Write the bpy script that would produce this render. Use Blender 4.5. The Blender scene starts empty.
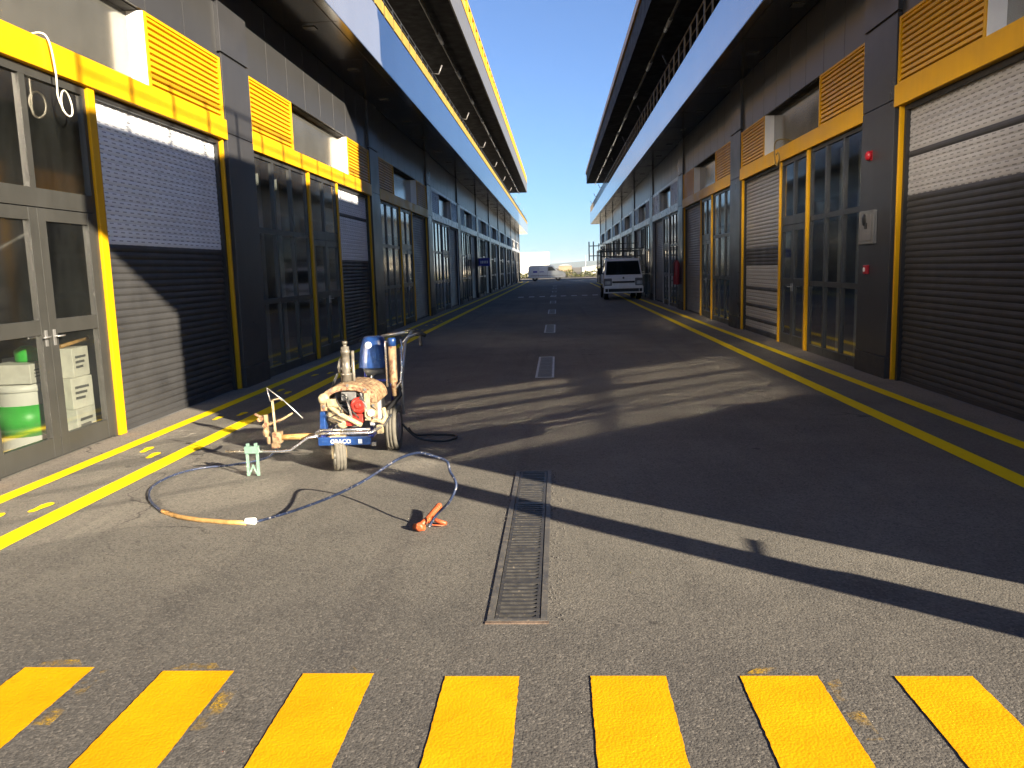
import bpy, math, random
from mathutils import Vector, Matrix
random.seed(7)
R = math.radians
C = bpy.context.scene.collection
sc = bpy.context.scene

# ------------------------------------------------------------------ mesh builder
class MB:
    def __init__(s): s.v, s.f, s.m, s.sm = [], [], [], []
    def face(s, pts, m=0, sm=False):
        b = len(s.v); s.v += [tuple(p) for p in pts]; s.f.append(tuple(range(b, b+len(pts)))); s.m.append(m); s.sm.append(sm)
    def box(s, x0, x1, y0, y1, z0, z1, m=0):
        x0, x1 = min(x0, x1), max(x0, x1); y0, y1 = min(y0, y1), max(y0, y1); z0, z1 = min(z0, z1), max(z0, z1)
        b = len(s.v)
        s.v += [(x0,y0,z0),(x1,y0,z0),(x1,y1,z0),(x0,y1,z0),(x0,y0,z1),(x1,y0,z1),(x1,y1,z1),(x0,y1,z1)]
        for q in ((0,3,2,1),(4,5,6,7),(0,1,5,4),(1,2,6,5),(2,3,7,6),(3,0,4,7)):
            s.f.append(tuple(b+i for i in q)); s.m.append(m); s.sm.append(False)
    def tube(s, pts, r, n=10, m=0, cap=True):
        pts = [Vector(p) for p in pts]; rs = r if isinstance(r, (list, tuple)) else [r]*len(pts)
        rings = []; prev = None
        for i, p in enumerate(pts):
            t = (pts[min(i+1, len(pts)-1)] - pts[max(i-1, 0)])
            t = t.normalized() if t.length > 1e-9 else Vector((0,0,1))
            if prev is None:
                a = Vector((0,0,1)) if abs(t.z) < .9 else Vector((1,0,0))
                u = t.cross(a).normalized()
            else:
                u = (prev - t*prev.dot(t)); u = u.normalized() if u.length > 1e-6 else t.orthogonal().normalized()
            prev = u; w = t.cross(u)
            b = len(s.v); rings.append(b)
            for k in range(n):
                an = 2*math.pi*k/n
                s.v.append(tuple(p + (u*math.cos(an) + w*math.sin(an))*rs[i]))
        for i in range(len(rings)-1):
            a, b = rings[i], rings[i+1]
            for k in range(n):
                s.f.append((a+k, a+(k+1)%n, b+(k+1)%n, b+k)); s.m.append(m); s.sm.append(True)
        if cap:
            s.f.append(tuple(rings[0]+k for k in reversed(range(n)))); s.m.append(m); s.sm.append(False)
            s.f.append(tuple(rings[-1]+k for k in range(n))); s.m.append(m); s.sm.append(False)
    def lathe(s, prof, c=(0,0,0), axis='z', n=24, m=0):
        # prof: list of (r, h) along axis
        rings = []
        for r, h in prof:
            b = len(s.v); rings.append(b)
            for k in range(n):
                a = 2*math.pi*k/n; x, y = r*math.cos(a), r*math.sin(a)
                p = {'z': (x, y, h), 'x': (h, x, y), 'y': (x, h, y)}[axis]
                s.v.append((p[0]+c[0], p[1]+c[1], p[2]+c[2]))
        for i in range(len(rings)-1):
            a, b = rings[i], rings[i+1]
            for k in range(n):
                s.f.append((a+k, a+(k+1)%n, b+(k+1)%n, b+k)); s.m.append(m); s.sm.append(True)
        for rr, rev in ((rings[0], True), (rings[-1], False)):
            ks = range(n); s.f.append(tuple(rr+k for k in (reversed(ks) if rev else ks))); s.m.append(m); s.sm.append(False)
    def prism(s, poly, a0, a1, axis='x', m=0, sm=False):
        # poly in the two other axes (x: (y,z); y: (x,z); z: (x,y))
        def P(p, a): return {'x': (a, p[0], p[1]), 'y': (p[0], a, p[1]), 'z': (p[0], p[1], a)}[axis]
        n = len(poly); b = len(s.v)
        s.v += [P(p, a0) for p in poly] + [P(p, a1) for p in poly]
        s.f.append(tuple(b+i for i in reversed(range(n)))); s.f.append(tuple(b+n+i for i in range(n)))
        s.m += [m, m]; s.sm += [False, False]
        for i in range(n):
            j = (i+1) % n; s.f.append((b+i, b+j, b+n+j, b+n+i)); s.m.append(m); s.sm.append(sm)
    def build(s, name, mats, parent=None, bevel=0, loc=None, rot=None):
        me = bpy.data.meshes.new(name); me.from_pydata(s.v, [], s.f)
        for mm in (mats if isinstance(mats, (list, tuple)) else [mats]): me.materials.append(mm)
        for p, mi, sm in zip(me.polygons, s.m, s.sm): p.material_index = mi; p.use_smooth = sm
        import bmesh
        bm = bmesh.new(); bm.from_mesh(me); bmesh.ops.recalc_face_normals(bm, faces=bm.faces); bm.to_mesh(me); bm.free()
        o = bpy.data.objects.new(name, me); C.objects.link(o)
        if parent is not None: o.parent = parent
        if loc: o.location = loc
        if rot: o.rotation_euler = rot
        if bevel:
            b = o.modifiers.new('edge', 'BEVEL'); b.width = bevel; b.segments = 2; b.limit_method = 'ANGLE'; b.angle_limit = R(40)
        return o

def tag(o, label=None, cat=None, group=None, kind=None):
    if label: o['label'] = label
    if cat: o['category'] = cat
    if group: o['group'] = group
    if kind: o['kind'] = kind
    return o
def empty(name, loc=(0,0,0), rz=0):
    o = bpy.data.objects.new(name, None); C.objects.link(o); o.location = loc; o.rotation_euler = (0,0,rz); return o

# ------------------------------------------------------------------ materials
class NT:
    def __init__(s, name):
        s.m = bpy.data.materials.new(name); s.m.use_nodes = True; s.t = s.m.node_tree
        s.t.nodes.clear(); s.out = s.n('ShaderNodeOutputMaterial')
    def n(s, ty, **kw):
        nd = s.t.nodes.new(ty)
        for k, v in kw.items():
            if hasattr(nd, k): setattr(nd, k, v)
        return nd
    def link(s, a, b): s.t.links.new(a, b)
    def val(s, sock, v):
        if isinstance(v, bpy.types.NodeSocket): s.link(v, sock)
        else: sock.default_value = v
    def math(s, op, a, b=None, c=None):
        nd = s.n('ShaderNodeMath'); nd.operation = op; s.val(nd.inputs[0], a)
        if b is not None: s.val(nd.inputs[1], b)
        if c is not None: s.val(nd.inputs[2], c)
        return nd.outputs[0]
    def noise(s, co, scale, detail=4, rough=.55, dist=0):
        nd = s.n('ShaderNodeTexNoise'); s.link(co, nd.inputs['Vector']); nd.inputs['Scale'].default_value = scale
        nd.inputs['Detail'].default_value = detail; nd.inputs['Roughness'].default_value = rough; nd.inputs['Distortion'].default_value = dist
        return nd.outputs['Fac']
    def ramp(s, fac, lo, hi, a=0., b=1.):
        nd = s.n('ShaderNodeMapRange'); s.val(nd.inputs[0], fac)
        nd.inputs[1].default_value = lo; nd.inputs[2].default_value = hi; nd.inputs[3].default_value = a; nd.inputs[4].default_value = b
        return nd.outputs[0]
    def mix(s, fac, a, b):
        nd = s.n('ShaderNodeMix', data_type='RGBA'); s.val(nd.inputs[0], fac)
        for i, v in ((6, a), (7, b)):
            if isinstance(v, bpy.types.NodeSocket): s.link(v, nd.inputs[i])
            else: nd.inputs[i].default_value = (*v, 1)
        return nd.outputs[2]
    def bump(s, h, strength, dist, normal=None):
        nd = s.n('ShaderNodeBump'); s.link(h, nd.inputs['Height']); nd.inputs['Strength'].default_value = strength; nd.inputs['Distance'].default_value = dist
        if normal: s.link(normal, nd.inputs['Normal'])
        return nd.outputs[0]
    def pos(s): return s.n('ShaderNodeTexCoord').outputs['Object']
    def scale(s, co, v):
        nd = s.n('ShaderNodeMapping'); s.link(co, nd.inputs[0]); nd.inputs['Scale'].default_value = v; return nd.outputs[0]
    def pbr(s, col, rough=.5, metal=0., normal=None, spec=.5, coat=0.):
        b = s.n('ShaderNodeBsdfPrincipled')
        if isinstance(col, bpy.types.NodeSocket): s.link(col, b.inputs['Base Color'])
        else: b.inputs['Base Color'].default_value = (*col, 1)
        s.val(b.inputs['Roughness'], rough); s.val(b.inputs['Metallic'], metal); b.inputs['Specular IOR Level'].default_value = spec
        b.inputs['Coat Weight'].default_value = coat; b.inputs['Coat Roughness'].default_value = .06
        if normal: s.link(normal, b.inputs['Normal'])
        s.link(b.outputs[0], s.out.inputs[0]); return b

def paint(name, col, rough=.4, metal=0., var=.18, scale=3., spec=.5, coat=0., bump=.0, dirt=None, rv=.22):
    t = NT(name); co = t.pos()
    n1 = t.noise(co, scale, 5); n2 = t.noise(t.scale(co, (1, 1, .15)), scale*6, 3)
    f = t.math('ADD', t.math('MULTIPLY', n1, .7), t.math('MULTIPLY', n2, .3))
    lo = tuple(c*(1-var) for c in col); hi = tuple(min(1, c*(1+var)) for c in col)
    c = t.mix(t.ramp(f, .35, .65), lo, hi)
    if dirt: c = t.mix(t.ramp(t.noise(co, scale*2.3, 6, .65), dirt[1], dirt[1]+.12), c, dirt[0])
    r = t.ramp(n1, .3, .7, max(.02, rough*(1-rv)), min(1, rough*(1+rv)))
    nm = t.bump(t.noise(co, 60, 3), bump, .004) if bump else None
    t.pbr(c, r, metal, nm, spec, coat); return t.m

M = {}
M['yellow_metal'] = paint('yellow_powder_coat', (.56,.29,.003), .42, var=.1, scale=1.5, spec=.3)
M['pale_metal'] = paint('pale_grey_coat', (.36,.37,.39), .3, var=.08)
M['cladding'] = paint('anthracite_composite_panel', (.035,.0352,.037), .32, var=.06, scale=1.1, spec=.5, rv=.04)
M['joint'] = paint('dark_joint', (.008,.008,.009), .7)
M['pillar'] = paint('pillar_panel', (.036,.0365,.0405), .33, var=.12, scale=1.3)
M['plinth'] = paint('plinth_dark', (.03,.03,.032), .6, var=.3, scale=5)
M['door_grey'] = paint('door_grey_coat', (.033,.033,.031), .4, var=.1)
M['dark_frame'] = paint('dark_window_frame', (.03,.031,.033), .35, var=.1)
M['slat_dark'] = paint('roller_shutter_dark', (.03,.03,.0315), .55, var=.15, scale=2)
M['slat_grey'] = paint('roller_shutter_grey', (.16,.155,.155), .42, .2, var=.15, scale=2)
M['soffit'] = paint('soffit_panel', (.018,.018,.019), .16, var=.2, scale=.7, spec=.6)
M['bronze'] = paint('bronze_rail', (.16,.12,.07), .45, .3, var=.15)
M['matt_black'] = paint('matt_black_edge', (.012,.012,.013), .75, var=.1, spec=.2)
M['black'] = paint('black_steel', (.014,.014,.015), .5, var=.2)
M['inner_panel'] = paint('panel_grey_sheet', (.28,.28,.265), .16, .78, var=.15, scale=1.2)
M['white_reveal'] = paint('white_reveal', (.7,.7,.7), .5, var=.05)
M['interior'] = paint('interior_plaster', (.13,.13,.13), .8, var=.3)
M['roof_metal'] = paint('roof_edge_metal', (.13,.127,.12), .4, .2, var=.1)
M['steel'] = paint('galvanised_steel', (.5,.5,.5), .35, .8, var=.15, scale=12)
M['chrome'] = paint('worn_chrome', (.62,.6,.57), .25, .9, var=.2, scale=30, dirt=((.5,.42,.3), .6))
M['concrete'] = paint('concrete_curb', (.24,.22,.2), .9, var=.25, scale=8, bump=.4)
M['blue'] = paint('blue_enamel', (.008,.036,.14), .34, var=.3, scale=18, dirt=((.45,.4,.32), .64))
M['navy'] = paint('navy_enamel', (.02,.03,.2), .35, var=.2, scale=18)
M['beige'] = paint('paint_spattered_beige', (.26,.18,.1), .6, var=.5, scale=11, bump=.6, dirt=((.11,.04,.022), .5))
M['cream'] = paint('cream_spattered', (.3,.235,.14), .55, var=.35, scale=22, bump=.6, dirt=((.08,.05,.03), .57))
M['red'] = paint('red_plastic', (.3,.022,.015), .4, var=.3, scale=20, dirt=((.6,.4,.3), .66))
M['pump_metal'] = paint('spattered_pump_metal', (.17,.155,.13), .45, .35, var=.35, scale=28, bump=.4, dirt=((.16,.12,.08), .57))
M['red_gloss'] = paint('red_gloss', (.3,.006,.014), .4)
M['orange'] = paint('orange_spattered', (.36,.07,.02), .5, var=.35, scale=40, dirt=((.6,.35,.2), .6))
M['tan'] = paint('tan_tube', (.42,.24,.08), .5, var=.3, scale=20)
M['hose_blue'] = paint('blue_hose', (.016,.027,.065), .45, var=.5, scale=25, dirt=((.4,.38,.36), .57))
M['rubber'] = paint('dusty_rubber', (.05,.047,.042), .75, var=.3, scale=14, dirt=((.3,.27,.2), .52))
M['tyre_dust'] = paint('dusty_tyre', (.1,.092,.075), .85, var=.3, scale=18)
M['black_rubber'] = paint('black_rubber', (.018,.018,.018), .7)
M['mint'] = paint('mint_green_spattered', (.15,.25,.2), .5, var=.2, scale=25)
M['white'] = paint('white_paint', (.75,.75,.74), .4, var=.05)
M['van_white'] = paint('white_car_paint', (.62,.64,.68), .25, var=.04, coat=.6)
M['truck_white'] = paint('white_truck_paint', (.78,.79,.8), .25, var=.06, coat=.5)
M['grey_plastic'] = paint('grey_plastic', (.12,.12,.12), .5)
M['green'] = paint('green_label', (.05,.5,.05), .4)
M['bucket'] = paint('white_bucket', (.75,.74,.68), .4, var=.06)
M['carton'] = paint('white_carton', (.7,.68,.6), .7, var=.1, scale=10)
M['green_plastic'] = paint('green_plastic', (.04,.45,.05), .4)
M['cable'] = paint('white_cable', (.6,.58,.5), .5)
M['dark_cable'] = paint('ochre_cable', (.2,.14,.05), .5)
M['sign_blue'] = paint('sign_blue', (.02,.025,.3), .4)
M['far_white'] = paint('white_plaster', (.75,.72,.64), .8, var=.05, scale=.4)
M['far_tan'] = paint('tan_plaster', (.3,.21,.14), .8, var=.1, scale=.4)
M['far_roof'] = paint('grey_roof', (.3,.3,.32), .7)
M['grate'] = paint('cast_grate', (.05,.048,.046), .55, .3, var=.3, scale=20, dirt=((.2,.17,.13), .6))
M['grate_frame'] = paint('worn_grate_frame', (.1,.095,.088), .6, .3, var=.3, scale=14, dirt=((.2,.17,.13), .55))
M['gravel'] = paint('asphalt_crumbs', (.07,.064,.058), .9, var=.5, scale=60)
M['grate_pale'] = paint('galvanised_grate_frame', (.4,.4,.39), .6, .2, var=.3, scale=14)
M['grate_dusty'] = paint('dusty_grating', (.17,.165,.155), .7, .2, var=.3, scale=14)
M['blind'] = paint('pale_blind', (.5,.52,.52), .7, var=.15)
M['kerb_yellow'] = paint('faded_yellow_kerb', (.3,.2,.035), .6, var=.25, scale=4)
M['hill'] = paint('hill_scrub', (.07,.09,.05), .9, var=.4, scale=.01)
M['post_red'] = paint('dull_red', (.25,.02,.03), .5)

def glass(name, tint, f0=.2, rough=.03, haze=.0, haze_rough=.25):
    t = NT(name); co = t.pos()
    tr = t.n('ShaderNodeBsdfTransparent'); tr.inputs[0].default_value = (*tint, 1)
    gl = t.n('ShaderNodeBsdfGlossy'); gl.inputs[0].default_value = (.95,.97,1,1); gl.inputs['Roughness'].default_value = rough
    nm = t.bump(t.noise(co, 1.1, 2), .04, .02); t.link(nm, gl.inputs['Normal'])
    last = gl.outputs[0]
    if haze:
        g2 = t.n('ShaderNodeBsdfGlossy'); g2.inputs[0].default_value = (1,.97,.92,1); g2.inputs['Roughness'].default_value = haze_rough
        mh = t.n('ShaderNodeMixShader'); mh.inputs[0].default_value = haze; t.link(gl.outputs[0], mh.inputs[1]); t.link(g2.outputs[0], mh.inputs[2]); last = mh.outputs[0]
    lw = t.n('ShaderNodeLayerWeight'); lw.inputs[0].default_value = .5
    fr = t.math('ADD', f0, t.math('MULTIPLY', t.math('POWER', lw.outputs['Facing'], 4.), 1-f0))
    ms = t.n('ShaderNodeMixShader'); t.link(fr, ms.inputs[0]); t.link(tr.outputs[0], ms.inputs[1]); t.link(last, ms.inputs[2])
    o_ = ms.outputs[0]
    if haze:     # a film of dust
        df = t.n('ShaderNodeBsdfDiffuse'); df.inputs[0].default_value = (.3,.33,.32,1)
        md = t.n('ShaderNodeMixShader'); t.link(t.ramp(t.noise(t.scale(co, (1,1,.35)), 2.2, 5, .6), .35, .75, .004, .035), md.inputs[0]); t.link(o_, md.inputs[1]); t.link(df.outputs[0], md.inputs[2]); o_ = md.outputs[0]
    t.link(o_, t.out.inputs[0]); return t.m
M['glass'] = glass('window_glass', (.7,.73,.71), .38, .03, 1.0, .065)
M['car_glass'] = glass('vehicle_glass', (.1,.12,.13), .06, .02)

def emissive(name, col, s):
    t = NT(name); e = t.n('ShaderNodeEmission'); e.inputs[0].default_value = (*col, 1); e.inputs[1].default_value = s; t.link(e.outputs[0], t.out.inputs[0]); return t.m
M['lamp'] = emissive('lamp_glow', (1,.95,.85), 3)

def fascia_mat():
    t = NT('silver_composite_panel'); co = t.pos()
    n = t.noise(co, .6, 3)
    c = t.mix(t.ramp(n, .3, .7), (.46,.47,.5), (.54,.55,.57))
    nm = t.bump(t.noise(co, .5, 2), .06, .03)
    t.pbr(c, .2, .75, nm); return t.m
M['fascia'] = fascia_mat()

def perf_mat(name, base, hole):
    t = NT(name); co = t.pos(); sp = t.n('ShaderNodeSeparateXYZ'); t.link(co, sp.inputs[0])
    y, z = sp.outputs[1], sp.outputs[2]
    zz = t.math('DIVIDE', z, .043); row = t.math('FLOOR', zz)
    sh = t.math('FRACT', t.math('MULTIPLY', t.math('SINE', t.math('MULTIPLY', row, 12.9898)), 43758.5))
    yy = t.math('FRACT', t.math('ADD', t.math('DIVIDE', y, .15), sh))
    a = t.math('LESS_THAN', yy, .5)
    d = t.math('ABSOLUTE', t.math('SUBTRACT', t.math('FRACT', zz), .5))
    b = t.math('LESS_THAN', d, .14)
    f = t.math('MULTIPLY', t.math('MULTIPLY', a, b), .85)
    v = t.noise(co, 2.5, 4)
    c = t.mix(f, t.mix(t.ramp(v, .3, .7), tuple(x*.88 for x in base), base), hole)
    t.pbr(c, .45, .1); return t.m
M['perf'] = perf_mat('perforated_zinc_slats', (.77,.8,.86), (.22,.23,.28))
M['perf_warm'] = perf_mat('perforated_aluminium_slats', (.33,.32,.32), (.09,.085,.085))

def asphalt():
    t = NT('worn_asphalt'); co = t.pos()
    sp = t.n('ShaderNodeSeparateXYZ'); t.link(co, sp.inputs[0])
    big = t.noise(co, .22, 5, .6); mid = t.noise(co, 1.3, 6, .62); streak = t.noise(t.scale(co, (1.6, .25, 1)), 1.5, 5, .6)
    fine = t.noise(co, 42, 5, .7); grain = t.noise(co, 190, 2, .6)
    vor = t.n('ShaderNodeTexVoronoi'); t.link(co, vor.inputs['Vector']); vor.inputs['Scale'].default_value = 95
    stone = vor.outputs['Distance']
    vcol = t.n('ShaderNodeSeparateColor'); t.link(vor.outputs['Color'], vcol.inputs[0])
    f = t.math('ADD', t.math('MULTIPLY', big, .45), t.math('ADD', t.math('MULTIPLY', mid, .35), t.math('MULTIPLY', streak, .2)))
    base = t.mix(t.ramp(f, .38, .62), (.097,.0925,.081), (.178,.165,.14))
    # darker tone under the crosswalk, paler further into the alley
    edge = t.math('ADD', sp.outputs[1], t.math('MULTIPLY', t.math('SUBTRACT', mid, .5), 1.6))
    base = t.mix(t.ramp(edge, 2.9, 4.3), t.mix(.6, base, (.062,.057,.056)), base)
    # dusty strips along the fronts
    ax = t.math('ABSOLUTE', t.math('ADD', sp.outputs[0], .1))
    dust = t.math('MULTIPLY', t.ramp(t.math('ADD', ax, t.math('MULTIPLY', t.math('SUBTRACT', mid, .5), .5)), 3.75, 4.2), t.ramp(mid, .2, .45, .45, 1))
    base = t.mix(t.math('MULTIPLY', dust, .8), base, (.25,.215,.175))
    # oil and water stains
    st = t.ramp(t.noise(co, .9, 4, .6, .6), .62, .72)
    base = t.mix(t.math('MULTIPLY', st, .5), base, (.04,.037,.036))
    pale = t.ramp(t.noise(t.scale(co, (1,.45,1)), 2.2, 6, .7), .64, .74)
    base = t.mix(t.math('MULTIPLY', pale, .35), base, (.19,.17,.15))
    # oil drips, hairline cracks
    vs = t.n('ShaderNodeTexVoronoi'); t.link(t.n('ShaderNodeVectorMath', operation='ADD').outputs[0], vs.inputs['Vector']); va = vs.inputs['Vector'].links[0].from_node
    t.link(co, va.inputs[0]); wob = t.n('ShaderNodeTexNoise'); t.link(co, wob.inputs['Vector']); wob.inputs['Scale'].default_value = 9; wv = t.n('ShaderNodeVectorMath', operation='SCALE'); t.link(wob.outputs['Color'], wv.inputs[0]); wv.inputs['Scale'].default_value = .09; t.link(wv.outputs[0], va.inputs[1])
    vs.inputs['Scale'].default_value = 1.7
    base = t.mix(t.math('MULTIPLY', t.ramp(vs.outputs['Distance'], .035, .075, 1, 0), .75), base, (.025,.023,.022))
    vc = t.n('ShaderNodeTexVoronoi', feature='DISTANCE_TO_EDGE'); wb = t.n('ShaderNodeTexNoise'); t.link(co, wb.inputs['Vector']); wb.inputs['Scale'].default_value = 1.4; wb.inputs['Detail'].default_value = 5
    w2 = t.n('ShaderNodeVectorMath', operation='SCALE'); t.link(wb.outputs['Color'], w2.inputs[0]); w2.inputs['Scale'].default_value = 1.1; a2 = t.n('ShaderNodeVectorMath', operation='ADD'); t.link(co, a2.inputs[0]); t.link(w2.outputs[0], a2.inputs[1]); t.link(a2.outputs[0], vc.inputs['Vector']); vc.inputs['Scale'].default_value = .32
    crack = t.math('MULTIPLY', t.ramp(vc.outputs['Distance'], .0015, .005, 1, 0), t.ramp(t.noise(co, .45, 3), .5, .58))
    base = t.mix(t.math('MULTIPLY', crack, .8), base, (.02,.019,.018))
    # roller joints and tyre scuffs along the lane
    tr = t.ramp(t.noise(t.scale(co, (2.6, .05, 1)), 1.0, 4, .6), .56, .66)
    base = t.mix(t.math('MULTIPLY', tr, .4), base, (.06,.055,.052))
    # aggregate
    base = t.mix(t.ramp(vcol.outputs[0], .55, 1., 0, .5), base, (.22,.2,.175))
    base = t.mix(t.ramp(vcol.outputs[1], .6, 1., 0, .55), base, (.03,.028,.027))
    base = t.mix(t.ramp(grain, .35, .65, .3, 0), base, (.025,.024,.024))
    h = t.math('ADD', t.math('MULTIPLY', stone, -.6), t.math('ADD', t.math('MULTIPLY', fine, .9), t.math('MULTIPLY', grain, .5)))
    nm = t.bump(h, .55, .006)
    nm = t.bump(mid, .25, .03, nm)
    t.pbr(base, t.ramp(f, .3, .7, .95, .78), 0, nm, .35); return t.m
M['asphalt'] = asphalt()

def road_paint(name, c1, c2, wear=.66):
    t = NT(name); co = t.pos()
    fine = t.noise(co, 42, 5, .7); grain = t.noise(co, 190, 2, .6); v = t.noise(co, 3.5, 5, .6)
    vor = t.n('ShaderNodeTexVoronoi'); t.link(co, vor.inputs['Vector']); vor.inputs['Scale'].default_value = 95
    c = t.mix(t.ramp(v, .35, .65), c1, c2)
    c = t.mix(t.ramp(t.noise(co, 11, 6, .7), .6, .72, 0, .35), c, tuple(q*.55 for q in c1))
    c = t.mix(t.ramp(t.math('ADD', t.math('MULTIPLY', fine, .6), t.math('MULTIPLY', v, .4)), wear, wear+.1, 0, .8), c, (.1,.08,.05))
    h = t.math('ADD', t.math('MULTIPLY', vor.outputs['Distance'], -.6), t.math('ADD', t.math('MULTIPLY', fine, .9), t.math('MULTIPLY', grain, .3)))
    t.pbr(c, .7, 0, t.bump(h, .3, .006), .12); return t.m
M['cross_paint'] = road_paint('amber_road_paint', (.6,.27,.001), (.66,.33,.002))
M['line_paint'] = road_paint('yellow_road_paint', (.7,.5,.003), (.74,.55,.004))
M['white_paint'] = road_paint('white_road_paint', (.5,.5,.5), (.62,.62,.6), .6)

def overspray_mat():
    t = NT('overspray_mist'); co = t.pos()
    d = t.n('ShaderNodeBsdfDiffuse'); d.inputs[0].default_value = (.5,.3,.02,1); tr = t.n('ShaderNodeBsdfTransparent'); ms = t.n('ShaderNodeMixShader')
    f = t.math('MULTIPLY', t.ramp(t.noise(co, 6, 3), .47, .62), t.ramp(t.noise(co, 90, 3, .7), .4, .62, .1, .75))
    t.link(f, ms.inputs[0]); t.link(tr.outputs[0], ms.inputs[1]); t.link(d.outputs[0], ms.inputs[2]); t.link(ms.outputs[0], t.out.inputs[0]); return t.m
M['overspray'] = overspray_mat()
def leaf_mat():
    t = NT('hedge_leaves'); co = t.pos(); v = t.noise(co, 1.2, 4)
    t.pbr(t.mix(t.ramp(v, .3, .7), (.045,.07,.02), (.16,.15,.04)), .6); return t.m
M['leaf'] = leaf_mat()

# ------------------------------------------------------------------ ground, road
GR = [(3.40 + 8.07*i, 3.40 + 8.07*i + 2.68) for i in range(9)]
GX0, GX1 = -.345, -.075
m = MB()
m.face([(-70,-60,0),(GX0,-60,0),(GX0,150,0),(-70,150,0)]); m.face([(GX1,-60,0),(70,-60,0),(70,150,0),(GX1,150,0)])
y = -60
for a, b in GR:
    m.face([(GX0,y,0),(GX1,y,0),(GX1,a,0),(GX0,a,0)]); y = b
m.face([(GX0,y,0),(GX1,y,0),(GX1,150,0),(GX0,150,0)])
for a, b in GR:   # the channel under each grate
    d = -.12
    m.face([(GX0,a,d),(GX1,a,d),(GX1,b,d),(GX0,b,d)], 1)
    m.face([(GX0,a,0),(GX0,b,0),(GX0,b,d),(GX0,a,d)], 1); m.face([(GX1,a,0),(GX1,b,0),(GX1,b,d),(GX1,a,d)], 1)
    m.face([(GX0,a,0),(GX1,a,0),(GX1,a,d),(GX0,a,d)], 1); m.face([(GX0,b,0),(GX1,b,0),(GX1,b,d),(GX0,b,d)], 1)
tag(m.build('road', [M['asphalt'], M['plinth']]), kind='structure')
m = MB(); m.face([(-12000,-12000,-.2),(12000,-12000,-.2),(12000,12000,-.2),(-12000,12000,-.2)])
tag(m.build('ground', paint('dry_ground', (.16,.14,.1), .9, var=.3, scale=.05)), kind='structure')

names = ['long steel drain grate in the asphalt, nearest the yellow crosswalk', 'short looking drain grate in shade, second along the alley from the crosswalk',
         'third drain grate along the shaded alley from the crosswalk', 'fourth drain grate along the shaded alley, short of the parked truck', 'fifth drain grate, beside the parked truck front']
for i, (a, b) in enumerate(GR):
    e = empty('drain_grate', ((GX0+GX1)/2, a, 0))
    tag(e, names[i] if i < 5 else 'tiny drain grate far down the shaded alley beyond the truck front', 'drain grate', 'drain grates down the middle of the alley')
    L = b-a; w = (GX1-GX0)/2
    f = MB()
    f.box(-w, -w+.03, 0, L, -.03, .007); f.box(w-.03, w, 0, L, -.03, .007)
    f.box(-w+.03, w-.03, 0, .022, -.03, .0065); f.box(-w+.03, w-.03, L-.022, L, -.03, .0065)
    f.build('frame', M['grate_pale'] if i else M['grate_frame'], e)
    g = MB(); n = 58; p = (L-.05)/n
    for k in range(n):
        y0 = .025 + k*p
        wide = (k % 10 == 9)
        g.box(-w+.034, w-.034, y0, y0 + (p*.97 if wide else p*.5), -.03, .004)
    g.box(-w+.034, -w+.052, .025, L-.025, -.03, .0035); g.box(w-.052, w-.034, .025, L-.025, -.03, .0035)
    g.build('grating', M['grate_dusty'] if i else M['grate'], e)
# worn concrete collar at the foot of the near grate
m = MB(); m.box(GX0-.006, GX1+.006, 3.377, 3.398, -.05, .005)
tag(m.build('grate_kerb', paint('rusty_mortar', (.13,.09,.065), .9, var=.4, scale=14, bump=.6)), 'thin rusty mortar edging strip at the near end of the longest drain grate', 'mortar strip')

m = MB(); rnd = random.Random(5)
for k in range(190):
    yy = rnd.uniform(3.4, 6.1); xx = GX1 + abs(rnd.gauss(0, .035)) + .004 if rnd.random() < .8 else GX0 - abs(rnd.gauss(0,.02)) - .004
    q = rnd.uniform(.003, .009); c = Vector((xx, yy, q*.4))
    p = [c + Vector((rnd.uniform(.6,1)*q*a, rnd.uniform(.6,1)*q*b, q*z)) for a, b, z in ((1,0,-.4),(0,1,-.4),(-1,0,-.4),(0,-1,-.4),(.2,.1,.6))]
    for a, b in ((0,1),(1,2),(2,3),(3,0)): m.face([p[a], p[b], p[4]])
tag(m.build('gravel', M['gravel']), 'loose asphalt crumbs along the edges of the near drain grate', 'gravel', kind='stuff')
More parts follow.
